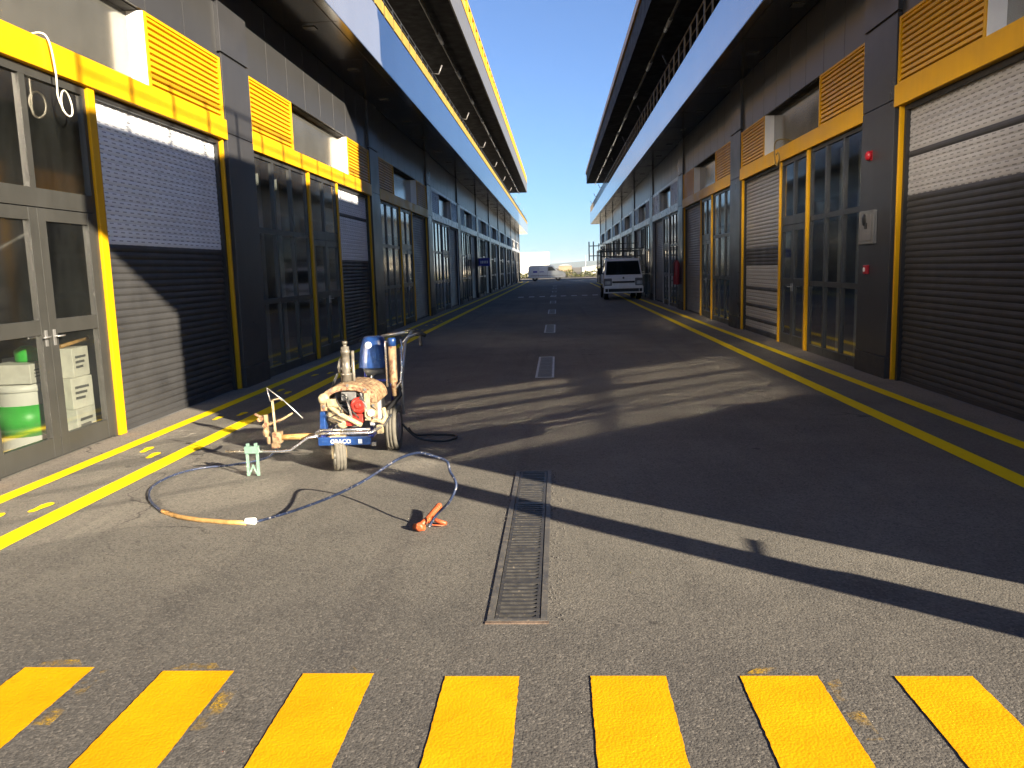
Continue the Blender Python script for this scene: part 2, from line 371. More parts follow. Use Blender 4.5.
# ------------------------------------------------------------------ road markings
tops = [2.985, 2.955, 2.934, 2.912, 2.914, 2.914, 2.912]
xs = [-2.195, -1.602, -1.028, -.464, .095, .656, 1.224]
ws = [.293, .29, .281, .287, .284, .288, .283]
cl = ['leftmost yellow crosswalk stripe, cut by the left edge of the photo', 'second yellow crosswalk stripe from the left, with faint overspray beside it', 'third yellow crosswalk stripe from the left, below the paint machine',
      'yellow crosswalk stripe just left of the drain grate line', 'yellow crosswalk stripe just right of the drain grate line', 'second yellow crosswalk stripe from the right', 'rightmost yellow crosswalk stripe']
def strip(pts_l, pts_r, z=.004):
    m = MB()
    for i in range(len(pts_l)-1):
        m.face([(*pts_l[i], z), (*pts_r[i], z), (*pts_r[i+1], z), (*pts_l[i+1], z)])
    return m
for x, w, t, lb in zip(xs, ws, tops, cl):
    ys = [.3 + (t-.3)*k/120 for k in range(121)]
    l = [(x + random.uniform(-.0018,.0018), yy) for yy in ys]; r = [(x+w + random.uniform(-.0018,.0018), yy) for yy in ys]
    tag(strip(l, r).build('crosswalk_stripe', M['cross_paint']), lb, 'crosswalk stripe', 'yellow crosswalk stripes')
    st = C.objects[-1]
    if lb[0] in 'lst':
        sp_ = MB(); yy = t + .012
        sp_.face([(x+.02,yy,.0045),(x+w-.06,yy,.0045),(x+w-.1,yy+.05,.0045),(x+.08,yy+.05,.0045)])
        if lb[0] != 't': sp_.face([(x+w+.02,t-.05,.0045),(x+w+.07,t-.02,.0045),(x+w+.08,t-.42,.0045),(x+w+.012,t-.42,.0045)])
        sp_.build('overspray', M['overspray'], st)
def line(x0, x1, ya, yb, lb):
    n = int((yb-ya)/.25); ys = [ya + (yb-ya)*k/n for k in range(n+1)]
    tag(strip([(x0+random.uniform(-.0018,.0018), q) for q in ys], [(x1+random.uniform(-.0018,.0018), q) for q in ys]).build('yellow_line', M['line_paint']), lb, 'road line', 'yellow walkway lines')
line(-4.13, -3.99, -3.2, 97, 'yellow line on the left, next to the shopfronts')
line(-3.47, -3.30, -3.2, 97, 'yellow line on the left, passing behind the paint machine')
line(3.08, 3.24, -3.2, 79, 'yellow line on the right, farther from the shopfronts, running under the truck')
line(3.70, 3.84, -3.2, 79, 'yellow line on the right, next to the shopfronts')
# footprints painted between the left lines: pairs of feet
foot = [(-.030,-.15),(.0,-.165),(.03,-.15),(.042,-.11),(.036,-.055),(.045,0),(.058,.06),(.055,.115),(.03,.155),(-.01,.17),(-.042,.14),(-.055,.08),(-.048,.01),(-.036,-.055),(-.042,-.11)]
k = 0
for i in range(12):
    yb = 5.05 + 1.82*i
    sg = 1 if i % 2 == 0 else -1
    for s, (dx, dy) in enumerate(((-.09, -.12*sg), (.09, .12*sg))):
        m = MB(); a = random.uniform(-.1, .1); q = .72
        m.face([(q*(px*(1 if s else -1)*math.cos(a)-py*math.sin(a)), q*(px*math.sin(a)+py*math.cos(a)), 0) for px, py in foot])
        o = m.build('painted_footprint', M['line_paint'], loc=(-3.71+dx, yb+.1+dy, .004))
        side = 'closer to the shopfronts' if s == 0 else 'closer to the road'
        where = ['on the sunlit walkway below the glass door', 'on the sunlit walkway left of the green stand', 'at the edge of the shadow beside the dark shutter foot', 'in shade behind the spray arm', 'in shade by the first dark pillar'][i] if i < 5 else None
        if i == 0: where = 'nearest us ' + where
        tag(o, ('yellow footprint %s, %s' % (where, 'shopfront side' if s == 0 else 'road side')) if where else 'small yellow painted footprint far along the shaded walkway', 'footprint', 'painted footprints on the left walkway')
# white dashes across the alley
for i in range(8):
    x = -2.15 + i*.58
    m = MB(); m.face([(x,43.9+.06*i,.004),(x+.3,43.93+.06*i,.004),(x+.3,44.83+.06*i,.004),(x,44.8+.06*i,.004)])
    tag(m.build('white_dash', M['white_paint']), 'small white dash in the dashed row crossing the shaded alley', 'road marking', 'white dashes across the alley')

# ------------------------------------------------------------------ the two workshop buildings
ZS, ZT = 5.62, 6.68         # soffit and fascia top
def facade(side, XF, P0, per, nb, Y0, YE, XC, name, label, perfs, yellow_to):
    n = 1 if side == 'L' else -1            # outward direction
    root = empty(name, (XF, Y0, 0)); tag(root, label, 'building', 'workshop buildings')
    OX, OY = XF, Y0
    def X(o): return n*o                    # outward offset -> local x
    def B(mb, y0, y1, z0, z1, o0, o1, m=0): mb.box(X(o0), X(o1), y0-OY, y1-OY, z0, z1, m)
    def part(mb, nm, mat, par=root, bevel=0): return mb.build(nm, mat, par, bevel)
    depth = 22.
    PW = .97 if side == 'L' else 1.08
    for i in range(-1, nb):
        P = P0 + per*i                       # pillar start
        if i >= 0 or side == 'R':
            p = MB(); W = PW
            z = 0.0
            B(p, P+.012, P+W-.012, 0.0, .28, -.3, .062, 2)
            for z0, z1 in ((.286, 3.475), (3.485, 4.50), (4.53, ZS-.01)):
                wy = .006 if z1 < 4.51 else -.004
                B(p, P+wy, P+W-wy, z0, z1, -.3, .05 if z1 < 4.51 else .054)
            B(p, P+.03, P+W-.03, .28, ZS-.005, -.25, .03, 1)
            part(p, 'pillar', [M['pillar'], M['joint'], M['plinth']], bevel=.004)
        if i == nb-1: break
        b0 = P + PW; b1 = P + per; nbay = i+1     # this bay: b0..b1
        far = nbay > yellow_to
        ym = M['pale_metal'] if far else M['yellow_metal']
        grey_bay = (side == 'L' and nbay == 0)
        fm = M['door_grey'] if grey_bay else M['dark_frame']
        # fixed window
        ya, yb = b0+.04, b0+(2.62 if side == 'L' else 2.42)
        f = MB(); gl = MB(); fw = .075 if not grey_bay else .09
        if grey_bay: ya -= .16
        cols = [ya + (yb-ya)*k/3 for k in range(4)]; rows = [.1, 1.16, 2.24, 3.335]
        for k, c in enumerate(cols): B(f, c-(0 if k == 0 else fw/2), c+(0 if k == 3 else fw/2), 0.0, 3.376, -.06, .0)
        for z0, z1 in ((0, .13), (1.12, 1.2), (2.2, 2.28), (3.315, 3.376)):
            for k in range(3): B(f, cols[k]+fw*(1 if k == 0 else .5), cols[k+1]-fw*(1 if k == 2 else .5), z0, z1, -.057, -.003)
        w = part(f, 'window', fm)
        for k in range(3):
            for r in range(3): 
                z0 = (.13, 1.2, 2.28)[r]; z1 = (1.12, 2.2, 3.315)[r]
                gl.face([(X(-.03), q[0]-OY, q[1]) for q in ((cols[k]+.02, z0-.01), (cols[k+1]-.02, z0-.01), (cols[k+1]-.02, z1+.01), (cols[k]+.02, z1+.01))])
        part(gl, 'pane', M['glass'], w)
        if nbay == 1 or (nbay == 2 and side == 'L'):
            im_ = MB()
            for k in range(3): B(im_, cols[k]+.1+.02*k, cols[k]+.22+.02*k, .02, 3.3, -.34, -.3)
            part(im_, 'vertical_blind', M['blind'], w)
        # posts
        posts = [(b0+2.68, b0+2.78), (b0+4.59, b0+4.68)] if side == 'L' else [(b0+2.47, b0+2.57), (b0+4.16, b0+4.25)]
        if grey_bay: posts = [(b0+2.4, b0+2.5), (b0+4.37, b0+4.49)]
        for q0, q1 in posts:
            p = MB(); B(p, q0, q1, 0.005, 3.386, -.06, .025); part(p, 'post', ym if nbay < 4 else M['dark_frame'], bevel=.004)
        p = MB(); B(p, b1-.1, b1-.06, 0.005, 3.386, -.06, .02); part(p, 'post', ym if nbay < 4 else M['dark_frame'], bevel=.003)
        # double door
        d0, d1 = (posts[0][1]+.01, posts[1][0]-.01); dm = (d0+d1)/2
        f = MB(); B(f, d0, d0+.05, 0, 3.376, -.06, 0); B(f, d1-.05, d1, 0, 3.376, -.06, 0); B(f, d0+.05, d1-.05, 2.2, 2.36, -.058, 0); B(f, d0+.05, d1-.05, 3.296, 3.376, -.058, 0)
        B(f, dm-.04, dm+.04, 2.36, 3.296, -.057, -.002)
        fr = part(f, 'door_frame', fm)
        gl = MB()
        for a, b_ in ((d0+.05, dm-.04), (dm+.04, d1-.05)):
            gl.face([(X(-.03), q[0]-OY, q[1]) for q in ((a-.01, 2.35), (b_+.01, 2.35), (b_+.01, 3.305), (a-.01, 3.305))])
        part(gl, 'pane', M['glass'], fr)
        lw = .11 if grey_bay else .08
        for s, (a, b_) in enumerate(((d0+.055, dm-.004), (dm+.004, d1-.055))):
            f = MB(); B(f, a, a+lw, .02, 2.19, -.055, .005); B(f, b_-lw, b_, .02, 2.19, -.055, .005)
            for z0, z1 in ((.02, .2), (1.1, 1.23), (2.08, 2.19)): B(f, a+lw, b_-lw, z0, z1, -.052, .002)
            dr = part(f, 'door', fm, bevel=.003)
            gl = MB()
            for z0, z1 in ((.19, 1.11), (1.22, 2.09)):
                gl.face([(X(-.025), q[0]-OY, q[1]) for q in ((a+lw-.01, z0), (b_-lw+.01, z0), (b_-lw+.01, z1), (a+lw-.01, z1))])
            part(gl, 'pane', M['glass'], dr)
            hx = b_-lw/2 if s == 0 else a+lw/2
            h = MB(); B(h, hx-.015, hx+.015, 1.0, 1.14, .005, .012)
            hy = hx-OY; sg = -1 if s == 0 else 1
            h.tube([(X(.012), hy, 1.08), (X(.045), hy, 1.08), (X(.045), hy+sg*.09, 1.08)], .007, 8)
            part(h, 'handle', M['steel'], dr)
        # roller shutter
        s0, s1 = posts[1][1]+.02, b1-.13
        zo = MB()
        B(zo, s0, s0+.06, 0, 3.376, -.1, -.02); B(zo, s1-.06, s1, 0, 3.376, -.1, -.02); B(zo, s0+.06, s1-.06, 3.315, 3.376, -.1, -.02)
        segs = perfs.get(nbay, [(0, 3.4, 'grey' if nbay > 1 else 'dark')])
        mats = [M['slat_dark'], M['perf'] if side == 'L' else M['perf_warm'], M['slat_grey']]
        sh = MB(); pitch = .0755
        yA, yB = s0+.06-OY, s1-.06-OY
        nslat = int(3.36/pitch)
        for k in range(nslat):
            z0 = .03 + k*pitch; zc = z0 + pitch/2; kind = 'dark'
            for a, b_, kk in segs:
                if a <= zc < b_: kind = kk
            mi = {'dark': 0, 'perf': 1, 'grey': 2}[kind]
            bul = .012 if mi != 1 else .006
            pr = [(-.075, z0), (-.075+bul*.2, z0+pitch*.06), (-.075+bul, z0+pitch*.3), (-.075+bul, z0+pitch*.6), (-.075+bul*.3, z0+pitch*.93), (-.075, z0+pitch*.99)]
            if mi == 0 and any(a <= zc < b_ and kk == 'dark' for a, b_, kk in segs) and random.random() < .0: pass
            for (o0, q0), (o1, q1) in zip(pr, pr[1:]):
                sh.face([(X(o0), yA, q0), (X(o0), yB, q0), (X(o1), yB, q1), (X(o1), yA, q1)], mi)
            sh.face([(X(-.075), yA, z0+pitch*.99), (X(-.075), yB, z0+pitch*.99), (X(-.082), yB, z0+pitch), (X(-.082), yA, z0+pitch)], 0)
        B(sh, s0+.062, s1-.062, 0.004, .05, -.1, -.055, 0)
        so = part(sh, 'roller_shutter', mats)
        part(zo, 'guide_rail', M['black'], so)
        # beam
        bm = MB(); B(bm, b0-.02, b1+.02, 3.382, 3.645, -.1, .055); part(bm, 'beam', ym, bevel=.006)
        # louvres and the recessed panel between
        la = (b0, b0+1.95); lb = (b0+(5.62 if side == 'L' else 5.4), b1-.01)
        for l0, l1 in (la, lb):
            lf = MB(); z0, z1 = 3.65, 4.44
            B(lf, l0, l0+.05, z0, z1, -.12, .035); B(lf, l1-.05, l1, z0, z1, -.12, .035); B(lf, l0+.05, l1-.05, z1-.035, z1, -.12, .033); B(lf, l0+.05, l1-.05, z0, z0+.02, -.12, .033)
            lo = part(lf, 'louvre', ym if nbay < 4 else M['dark_frame'], bevel=.004)
            bl = MB(); nbld = 11; ph = (z1-z0-.055)/nbld
            for k in range(nbld):
                zz = z0+.03 + k*ph
                bl.face([(X(.025), l0+.05-OY, zz+.02), (X(.025), l1-.05-OY, zz+.02), (X(.012), l1-.05-OY, zz+.02+ph*.66), (X(.012), l0+.05-OY, zz+.02+ph*.66)])
                bl.face([(X(.012), l0+.05-OY, zz+.02+ph*.66), (X(.012), l1-.05-OY, zz+.02+ph*.66), (X(-.06), l1-.05-OY, zz+.02+ph*1.1), (X(-.06), l0+.05-OY, zz+.02+ph*1.1)])
                bl.face([(X(.025), l0+.05-OY, zz+.02), (X(.025), l1-.05-OY, zz+.02), (X(.0), l1-.05-OY, zz+.012), (X(.0), l0+.05-OY, zz+.012)])
            part(bl, 'blades', ym if nbay < 4 else M['dark_frame'], lo)
            bk = MB(); B(bk, l0+.05, l1-.05, z0+.03, z1-.045, -.118, -.1); part(bk, 'backing', M['joint'], lo)
        pn = MB(); B(pn, la[1], lb[0], 3.645, 4.44, -.2, -.16); part(pn, 'panel', M['inner_panel'])
        rv = MB(); B(rv, lb[0]-.012, lb[0]-.002, 3.645, 4.44, -.16, .02); part(rv, 'reveal', M['white_reveal'])
        rv = MB(); B(rv, la[1]+.002, la[1]+.012, 3.645, 4.44, -.16, .02); part(rv, 'reveal', M['white_reveal'])
        if far:
            ff = MB(); B(ff, b0+.002, b1-.002, 4.441, 4.53, -.04, .03); B(ff, b0+.002, b0+.1, 3.65, 4.44, -.04, .045); B(ff, lb[0]-.16, lb[0]-.06, 3.65, 4.44, -.04, .03)
            part(ff, 'transom_frame', ym)
        # upper cladding in flat panels with open joints
        uw = MB(); np_ = 8; pw = (b1-b0)/np_
        for k in range(np_):
            B(uw, b0+k*pw+.006, b0+(k+1)*pw-.006, 4.46, ZS-.01, -.05, .0)
        B(uw, b0, b1, 4.445, ZS-.008, -.2, -.035, 1)
        part(uw, 'cladding', [M['cladding'], M['joint']], bevel=.003)
    # shell: interior rooms, rear and end walls, slab
    yend = YE-OY; y0 = 0
    sh = MB(); di = -7.
    sh.face([(X(-.02),y0,.003),(X(di),y0,.003),(X(di),yend,.003),(X(-.02),yend,.003)])
    sh.face([(X(di),y0,0),(X(di),yend,0),(X(di),yend,4.6),(X(di),y0,4.6)])
    sh.face([(X(-.22),y0,4.6),(X(di),y0,4.6),(X(di),yend,4.6),(X(-.22),yend,4.6)])
    for i in range(nb):
        yy = P0 + per*i + .45 - OY
        if yy > 0: sh.box(X(-.31), X(di+.01), yy, yy+.1, .004, 4.59)
    part(sh, 'interior', M['interior'])
    ew = MB()
    ew.box(X(-.26), X(-depth), 0, .2, 0.0, ZS-.02); ew.box(X(-.31), X(-depth), yend-.2, yend, 0.0, ZS-.02); ew.box(X(-depth-.2), X(-depth), 0.0, yend, 0.0, ZS-.02)
    part(ew, 'wall', M['cladding'])
    # canopy: fascia over a flat soffit, wraps the near end by a metre
    oc = abs(XC-XF); yn = -1.0
    cs = MB(); 
    cs.box(X(oc-.004), X(-depth), yn+.004, yend+.596, ZS, ZS+.012)
    for k in range(int((yend-yn)/2.4)):  # joints as thin dark fillets proud by a hair
        yy = yn + .5 + k*2.4
        cs.box(X(.05), X(oc-.08), yy, yy+.012, ZS-.003, ZS-.0005, 1)
    cs.box(X(oc-.05-.11), X(oc-.05-.125), yn+.1, yend+.5, ZS-.0035, ZS-.0008, 1)
    can = part(cs, 'soffit', [M['soffit'], M['joint']])
    for k in range(-4, 40):
        yy = 14.0 - OY + (2.93 if side == 'L' else 3.0)*k
        if yy < .3 or yy > yend: continue
        dl = MB(); xc = X(.43 if side == 'L' else .3)
        dl.box(xc-.1, xc+.1, yy-.1, yy+.1, ZS-.015, ZS-.004)
        part(dl, 'downlight', M['inner_panel'], can)
    fa = MB(); pw = 2.4; yy = yn; e2 = yend+.6
    while yy < e2-.05:
        y2 = min(yy+pw, e2); fa.box(X(oc-.05), X(oc), yy+.004, y2-.004, ZS+.014, ZT); yy = y2
    fa.box(X(oc-.052), X(-depth), yn, yn+.05, ZS+.014, ZT)
    fa.box(X(oc-.056), X(oc-.09), yn+.055, e2, ZS+.015, ZT-.005, 1)
    part(fa, 'fascia', [M['fascia'], M['joint']])
    dk = MB(); dk.box(X(oc-.1), X(-depth), yn+.06, e2, ZS+.06, ZT-.25); part(dk, 'terrace_slab', M['concrete'])
    # low parapet kerb and railing on the canopy edge
    rl = MB(); xr = X(oc-.05)
    if side == 'L':
        kb = MB(); yy = yn+.06
        while yy < e2-.3: kb.box(X(oc-.07), X(oc-.02), yy+.03, min(yy+.86, e2), ZT+.075, ZT+.31); yy += .95
        part(kb, 'kerb', M['kerb_yellow'])
        rt, rm = ZT+.5, ZT+.4
    else: rt, rm = ZT+.62, ZT+.33
    rl.tube([(xr, yn+.1, rt), (xr, e2, rt)], .02, 8); rl.tube([(xr, yn+.1, rm), (xr, e2, rm)], .015, 8)
    yy = yn+.06
    while yy < e2:
        rl.box(xr-.018, xr+.018, yy-.018, yy+.018, ZT-.2, rt-.005); yy += .95
    part(rl, 'railing', M['bronze'] if side == 'R' else M['dark_frame'])
    # upper storey, set back, and its roof
    ux = -4.6; uy = 7.4-OY if side == 'R' else 2.0; ry = 11.6-OY if side == 'R' else 1.7; ro = 1.65 if side == 'L' else 1.59; re2 = (81. if side == 'L' else 70.)-OY
    uw = MB(); ZR = 8.92 if side == 'L' else 8.48; HF = .83
    yend2 = re2
    uw.box(X(ux), X(ux-.2), uy, yend2, ZT-.25, ZR + (2.2 if side == 'R' else 0)); uw.box(X(ux-.2), X(-depth), uy, uy+.2, ZT-.25, ZR); uw.box(X(ux-.2), X(-depth), yend2-.2, yend2, ZT-.25, ZR)  # right wall raised past its roof to end the sunlit band opposite
    part(uw, 'upper_wall', M['black'])
    rf = MB(); rf.box(X(ro-.02), X(-depth-.5), ry, re2, ZR, ZR+.3); part(rf, 'roof', M['matt_black'])
    re = MB(); re.box(X(ro-.018), X(ro+.03), ry-.05, re2+.05, ZR-.03, ZR+HF); re.box(X(ro-.02), X(-depth-.5), ry-.05, ry-.002, ZR-.03, ZR+HF)
    re.box(X(ro-.02), X(-depth-.5), re2+.002, re2+.05, ZR-.03, ZR+HF)
    part(re, 'roof_edge', M['roof_metal'] if side == 'L' else M['matt_black'])
    rc = MB()
    if side == 'L':
        rc.box(X(ro-.06), X(ro+.05), ry-.1, re2+.08, ZR+HF+.003, ZR+HF+.08)
        yy = ry
        while yy < re2: rc.box(X(ro-.02), X(ro+.03), yy, yy+.6, ZR+HF+.08, ZR+HF+.55); yy += 1.2
        rc.box(X(ro-.03), X(ro+.035), ry, re2, ZR+HF+.55, ZR+HF+.62)
    else: rc.box(X(ro-.02), X(ro+.1), ry-.1, re2+.08, ZR+HF-.12, ZR+HF+.13)
    part(rc, 'roof_coping', M['yellow_metal'])
    # service pipe under the roof
    pp = MB(); xp = X(.92); pp.tube([(xp, ry+.2, ZR-.12), (xp, yend2, ZR-.12)], .045, 10)
    pi = part(pp, 'service_pipe', M['inner_panel'])
    yy = ry+3; cl_ = MB()
    while yy < yend2-2: cl_.lathe([(.06,yy),(.06,yy+1.1)], (0,0,0), 'y', 10); part(cl_, 'light_tube', M['pale_metal'], pi).location = (xp,0,ZR-.12); cl_ = MB(); yy += 4.8
    # floodlight arms on the railing
    yy = 17.-OY
    while yy < yend-4:
        a = MB(); a.tube([(X(oc-.05), yy, ZT+.5), (X(oc+.12), yy, ZT+.48), (X(oc+.22), yy, ZT+.72)], [.015,.02,.022], 8)
        part(a, 'lamp_arm', M['slat_grey'] if side == 'L' else M['dark_frame']); yy += 7.2
    if side == 'R':   # unseen round free-standing post and thin pipe, set by the shadows they cast
        cc = MB(); cc.tube([(X(.25), -.42, 0), (X(.25), -.42, 2.75)], .122, 16); part(cc, 'column', M['pillar'])
        cc = MB(); cc.tube([(X(.5), -.03, 0), (X(.5), -.03, 1.05), (X(.56), -.1, 1.2), (X(.3), .02, 1.3)], .018, 8); part(cc, 'standpipe', M['steel'])
    if side == 'R':
        wg = MB(); wg.box(X(-4), X(-depth), 84-OY, 93-OY, 0, 9); part(wg, 'van_shade_block', M['pillar'])  # unseen block added to put the far van in shade
    return root

perfL = {0: [(0,1.9,'dark'), (1.9,3.4,'perf')], 1: [(0,1.78,'dark'), (1.83,2.05,'perf'), (2.1,2.72,'perf'), (2.79,3.4,'perf')], 2: [(0,3.4,'grey')]}
perfR = {0: [(0,2.2,'dark'), (2.32,2.72,'perf'), (2.84,3.4,'perf')], 1: [(1.85,3.4,'grey'), (1.0,1.48,'perf'), (.66,.9,'perf'), (.34,.58,'perf'), (.1,.27,'perf')], 2: [(0,3.4,'grey')]}
facade('L', -4.45, 11.05, 8.6, 11, 2.2, 98.05, -3.40, 'workshop_building', 'long dark workshop building with yellow beams on the left, sunlit at its near end', perfL, 2)
facade('R', 4.25, 10.62, 8.55, 9, 2.0, 80.3, 3.33, 'workshop_building', 'long dark workshop building with yellow beams on the right, wholly in shade', perfR, 2)

# low concrete threshold strips along the fronts are part of the road: nothing else to add

# ------------------------------------------------------------------ goods behind the left glass door
def bucket(x, y, z, r, h, lab, band=True):
    e = empty('paint_bucket', (x, y, z)); tag(e, lab, 'bucket', 'paint buckets behind the glass')
    b = MB(); b.lathe([(r*.9,0),(r*.92,.01),(r,h*.93),(r,h*.94)], n=28); b.build('body', M['bucket'], e)
    l = MB(); l.lathe([(r*1.03,h*.9),(r*1.06,h*.91),(r*1.06,h*.97),(r*.95,h)], n=28); l.build('lid', M['bucket'], e)
    if band:
        g = MB(); g.lathe([(r*.962,h*.3),(r*.995,h*.72)], n=28); g.build('label_band', M['green'], e)
    return e
bucket(-4.80, 6.92, .012, .23, .66, 'tall white bucket with a green band behind the left door leaf', True)
bucket(-4.98, 7.4, .012, .21, .64, 'plain white bucket behind the glass, right of the green banded one', False)
def carton(x, y, z, sx, sy, h, lb, a=0.):
    m = MB(); m.box(-sx, sx, -sy, sy, 0, h); o = m.build('carton', M['carton'], bevel=.006, loc=(x, y, z), rot=(0,0,a)); tag(o, lb, 'carton', 'cartons behind the glass door')
    t = MB()
    for k in range(3): t.box(sx+.001, sx+.0025, -sy*.7, sy*(.2+.2*k), h*(.3+.17*k), h*(.38+.17*k))
    t.build('printing', M['grey_plastic'], o)
carton(-4.79, 6.92, .68, .19, .2, .17, 'flat white carton with grey print lying on the green banded bucket', .08)
carton(-4.98, 7.4, .66, .18, .2, .2, 'white carton lying on the plain white bucket', -.1)
carton(-4.72, 7.52, .012, .12, .17, .33, 'white carton at the foot of the stack behind the right door leaf', .05)
carton(-4.72, 7.51, .344, .12, .16, .3, 'white carton in the middle of the stack behind the right door leaf', -.06)
carton(-4.72, 7.53, .646, .11, .16, .28, 'white carton on top of the stack behind the right door leaf', .1)
m = MB(); m.lathe([(.09,0),(.1,.02),(.1,.1),(.04,.14)], n=20); tag(m.build('green_tub', M['green_plastic'], loc=(-4.79,7.02,.852)), 'bright green tub on top of the white buckets behind the door', 'tub')
m = MB(); m.tube([(-4.72,7.4,.945),(-4.68,7.8,.99)], .018, 10); tag(m.build('wooden_handle', M['tan'], loc=(0,0,0)), 'orange wooden handle lying on top of the cartons', 'tool handle')
m = MB(); m.box(-4.6,-4.56,7.88,7.93,0.005,1.12); tag(m.build('post_reflection_strip', M['tan']), 'tan strip standing in for the reflection of the yellow post, right of the cartons', 'batten')  # solid strip stands for the yellow post reflected in the glass
def shelf(x, y, L, lab):
    e = empty('storage_rack', (x, y, .004)); tag(e, lab, 'rack', 'storage racks inside the workshop')
    f = MB()
    for yy in (0, L):
        for xx in (0, .5): f.box(xx-.02, xx+.02, yy-.02, yy+.02, 0, 2.6)
    f.build('upright', M['dark_frame'], e)
    s = MB()
    for z in (.3, .95, 1.6, 2.25): s.box(-.02, .52, -.02, L+.02, z, z+.03)
    s.build('shelf', M['far_tan'], e)
    b = MB(); 
    for z in (.33, .98, 1.63):
        q = .1
        while q < L-.3:
            w = random.uniform(.2,.4); b.box(.08, .45, q, q+w, z, z+random.uniform(.2,.45)); q += w+random.uniform(.05,.3)
    b.build('stored_goods', [M['carton']], e)
shelf(-8.2, 5.0, 4.6, 'tall storage rack with boxes deep inside the sunlit workshop')
shelf(-7.6, 13.0, 3.4, 'storage rack with boxes behind the second window on the left')
shelf(7.6, 12.6, 4.0, 'storage rack with boxes behind the window on the right')
for i, (x, y) in enumerate(((-5.4,6.0),(-5.4,7.3),(-6.6,5.6),(-6.6,6.9),(-6.6,8.2))):
    m = MB(); m.lathe([(.05,0),(.05,.02)], n=14); o = m.build('ceiling_lamp', M['lamp'], loc=(x,y,3.0))
    tag(o, 'small round lit ceiling lamp inside the near left workshop', 'ceiling lamp', 'ceiling lamps inside the workshop')
    s = MB(); s.box(-.01,.01,-.01,.01,.021,1.58); s.build('stem', M['black'], o)
# tall radiators behind the right window
for i, y in enumerate((11.95+.1, 12.75)):
    m = MB()
    for k in range(5): m.box(0, .06, k*.085, k*.085+.07, .12, 1.1)
    m.box(.015,.045,0,.41,.16,.2); m.box(.015,.045,0,.41,1.0,1.04)
    tag(m.build('radiator', M['pale_metal'], loc=(4.75,y,.0)), ('pale radiator behind the right window, next to the pillar' , 'pale radiator behind the right window, in the middle column')[i], 'radiator', 'radiators behind the right window')

# ------------------------------------------------------------------ things fixed to the fronts
def cable(name, pts, r, mat, lab):
    # smooth through the points
    P = [Vector(p) for p in pts]; out = []
    for i in range(len(P)-1):
        p0, p1, p2, p3 = P[max(i-1,0)], P[i], P[i+1], P[min(i+2,len(P)-1)]
        for k in range(8):
            t = k/8; out.append(.5*((2*p1) + (p2-p0)*t + (2*p0-5*p1+4*p2-p3)*t*t + (3*p1-p0-3*p2+p3)*t**3))
    out.append(P[-1]); m = MB(); m.tube(out, r, 8)
    o = m.build(name, mat)
    if lab: tag(o, lab, 'cable' if 'hose' not in name else 'hose')
    return o
xl = -4.30
lp = [(-4.6,7.12,3.66),(-4.42,7.13,3.69),(-4.365,7.16,3.62),(-4.36,7.2,3.4),(-4.36,7.2,3.25),(-4.36,7.2,3.17)]
for k in range(1, 10):
    a = math.pi + k*2*math.pi/8; lp.append((-4.35+.015*math.sin(k), 7.2+.1+.1*math.cos(a), 3.13-.11*math.sin(a)*-1))
cable('hanging_cable', lp, .008, M['cable'], 'white cable with a looped end hanging over the yellow beam at left')
cable('hanging_cable', [(4.5,15.75,3.73),(4.2,15.75,3.78),(4.1,15.8,3.72),(4.1,15.82,3.5),(4.1,15.75,3.35),(4.1,15.62,3.3),(4.1,15.5,3.4),(4.1,15.58,3.52),(4.1,15.7,3.5)], .014, M['dark_cable'], 'ochre cable curling over the yellow beam on the right')
# alarm, panel and call point on the right pillar
e = empty('alarm_sounder', (4.195, 11.35, 2.9)); tag(e, 'red round alarm sounder high on the right pillar', 'alarm')
m = MB(); m.lathe([(.06,0),(.065,-.02),(.058,-.045),(.035,-.06)], axis='x', n=24); m.build('body', M['red_gloss'], e)
m = MB(); m.box(-.001,.003,-.065,.065,-.065,.065); m.build('back_plate', M['red_gloss'], e)
e = empty('call_point', (4.196, 11.32, 1.4)); tag(e, 'red fire call point low on the right pillar', 'call point')
m = MB(); m.box(-.045,0,-.06,.06,-.06,.06); m.build('body', M['red_gloss'], e, bevel=.008)
m = MB(); m.lathe([(.03,-.046),(.03,-.055)], axis='x', n=18); m.build('button', M['white'], e)
e = empty('wall_cabinet', (4.196, 11.3, 1.96)); tag(e, 'shallow white cabinet with dark opening on the right pillar, between the red alarms', 'cabinet')
m = MB(); m.box(-.05,0,-.26,.26,-.22,.22,0); m.build('case', M['grey_plastic'], e, bevel=.006)
m = MB(); m.box(-.056,-.051,-.2,.2,-.17,.17); m.build('door', M['slat_grey'], e)
m = MB(); m.lathe([(.05,-.062),(.08,-.0565)], (0,.06,.1), 'x', 18); m.box(-.0605,-.0565,-.06,.03,-.02,.06); m.build('emblem', M['black'], e)
# fire extinguisher further on
e = empty('fire_extinguisher', (4.085, 28.3, .85)); tag(e, 'tall red fire extinguisher hanging on a pillar on the right, before the truck', 'fire extinguisher')
m = MB(); m.lathe([(.1,0),(.11,.02),(.11,.72),(.06,.82),(.035,.84)], n=20); m.build('cylinder', M['post_red'], e)
m = MB(); m.lathe([(.03,.84),(.03,.9)], n=12); m.box(-.02,.02,-.1,.06,.9,.93); m.build('valve', M['black'], e)
m = MB(); m.tube([(0,-.05,.88),(-.1,-.12,.7),(-.11,-.1,.3)], .014, 8); m.build('hose', M['black_rubber'], e)
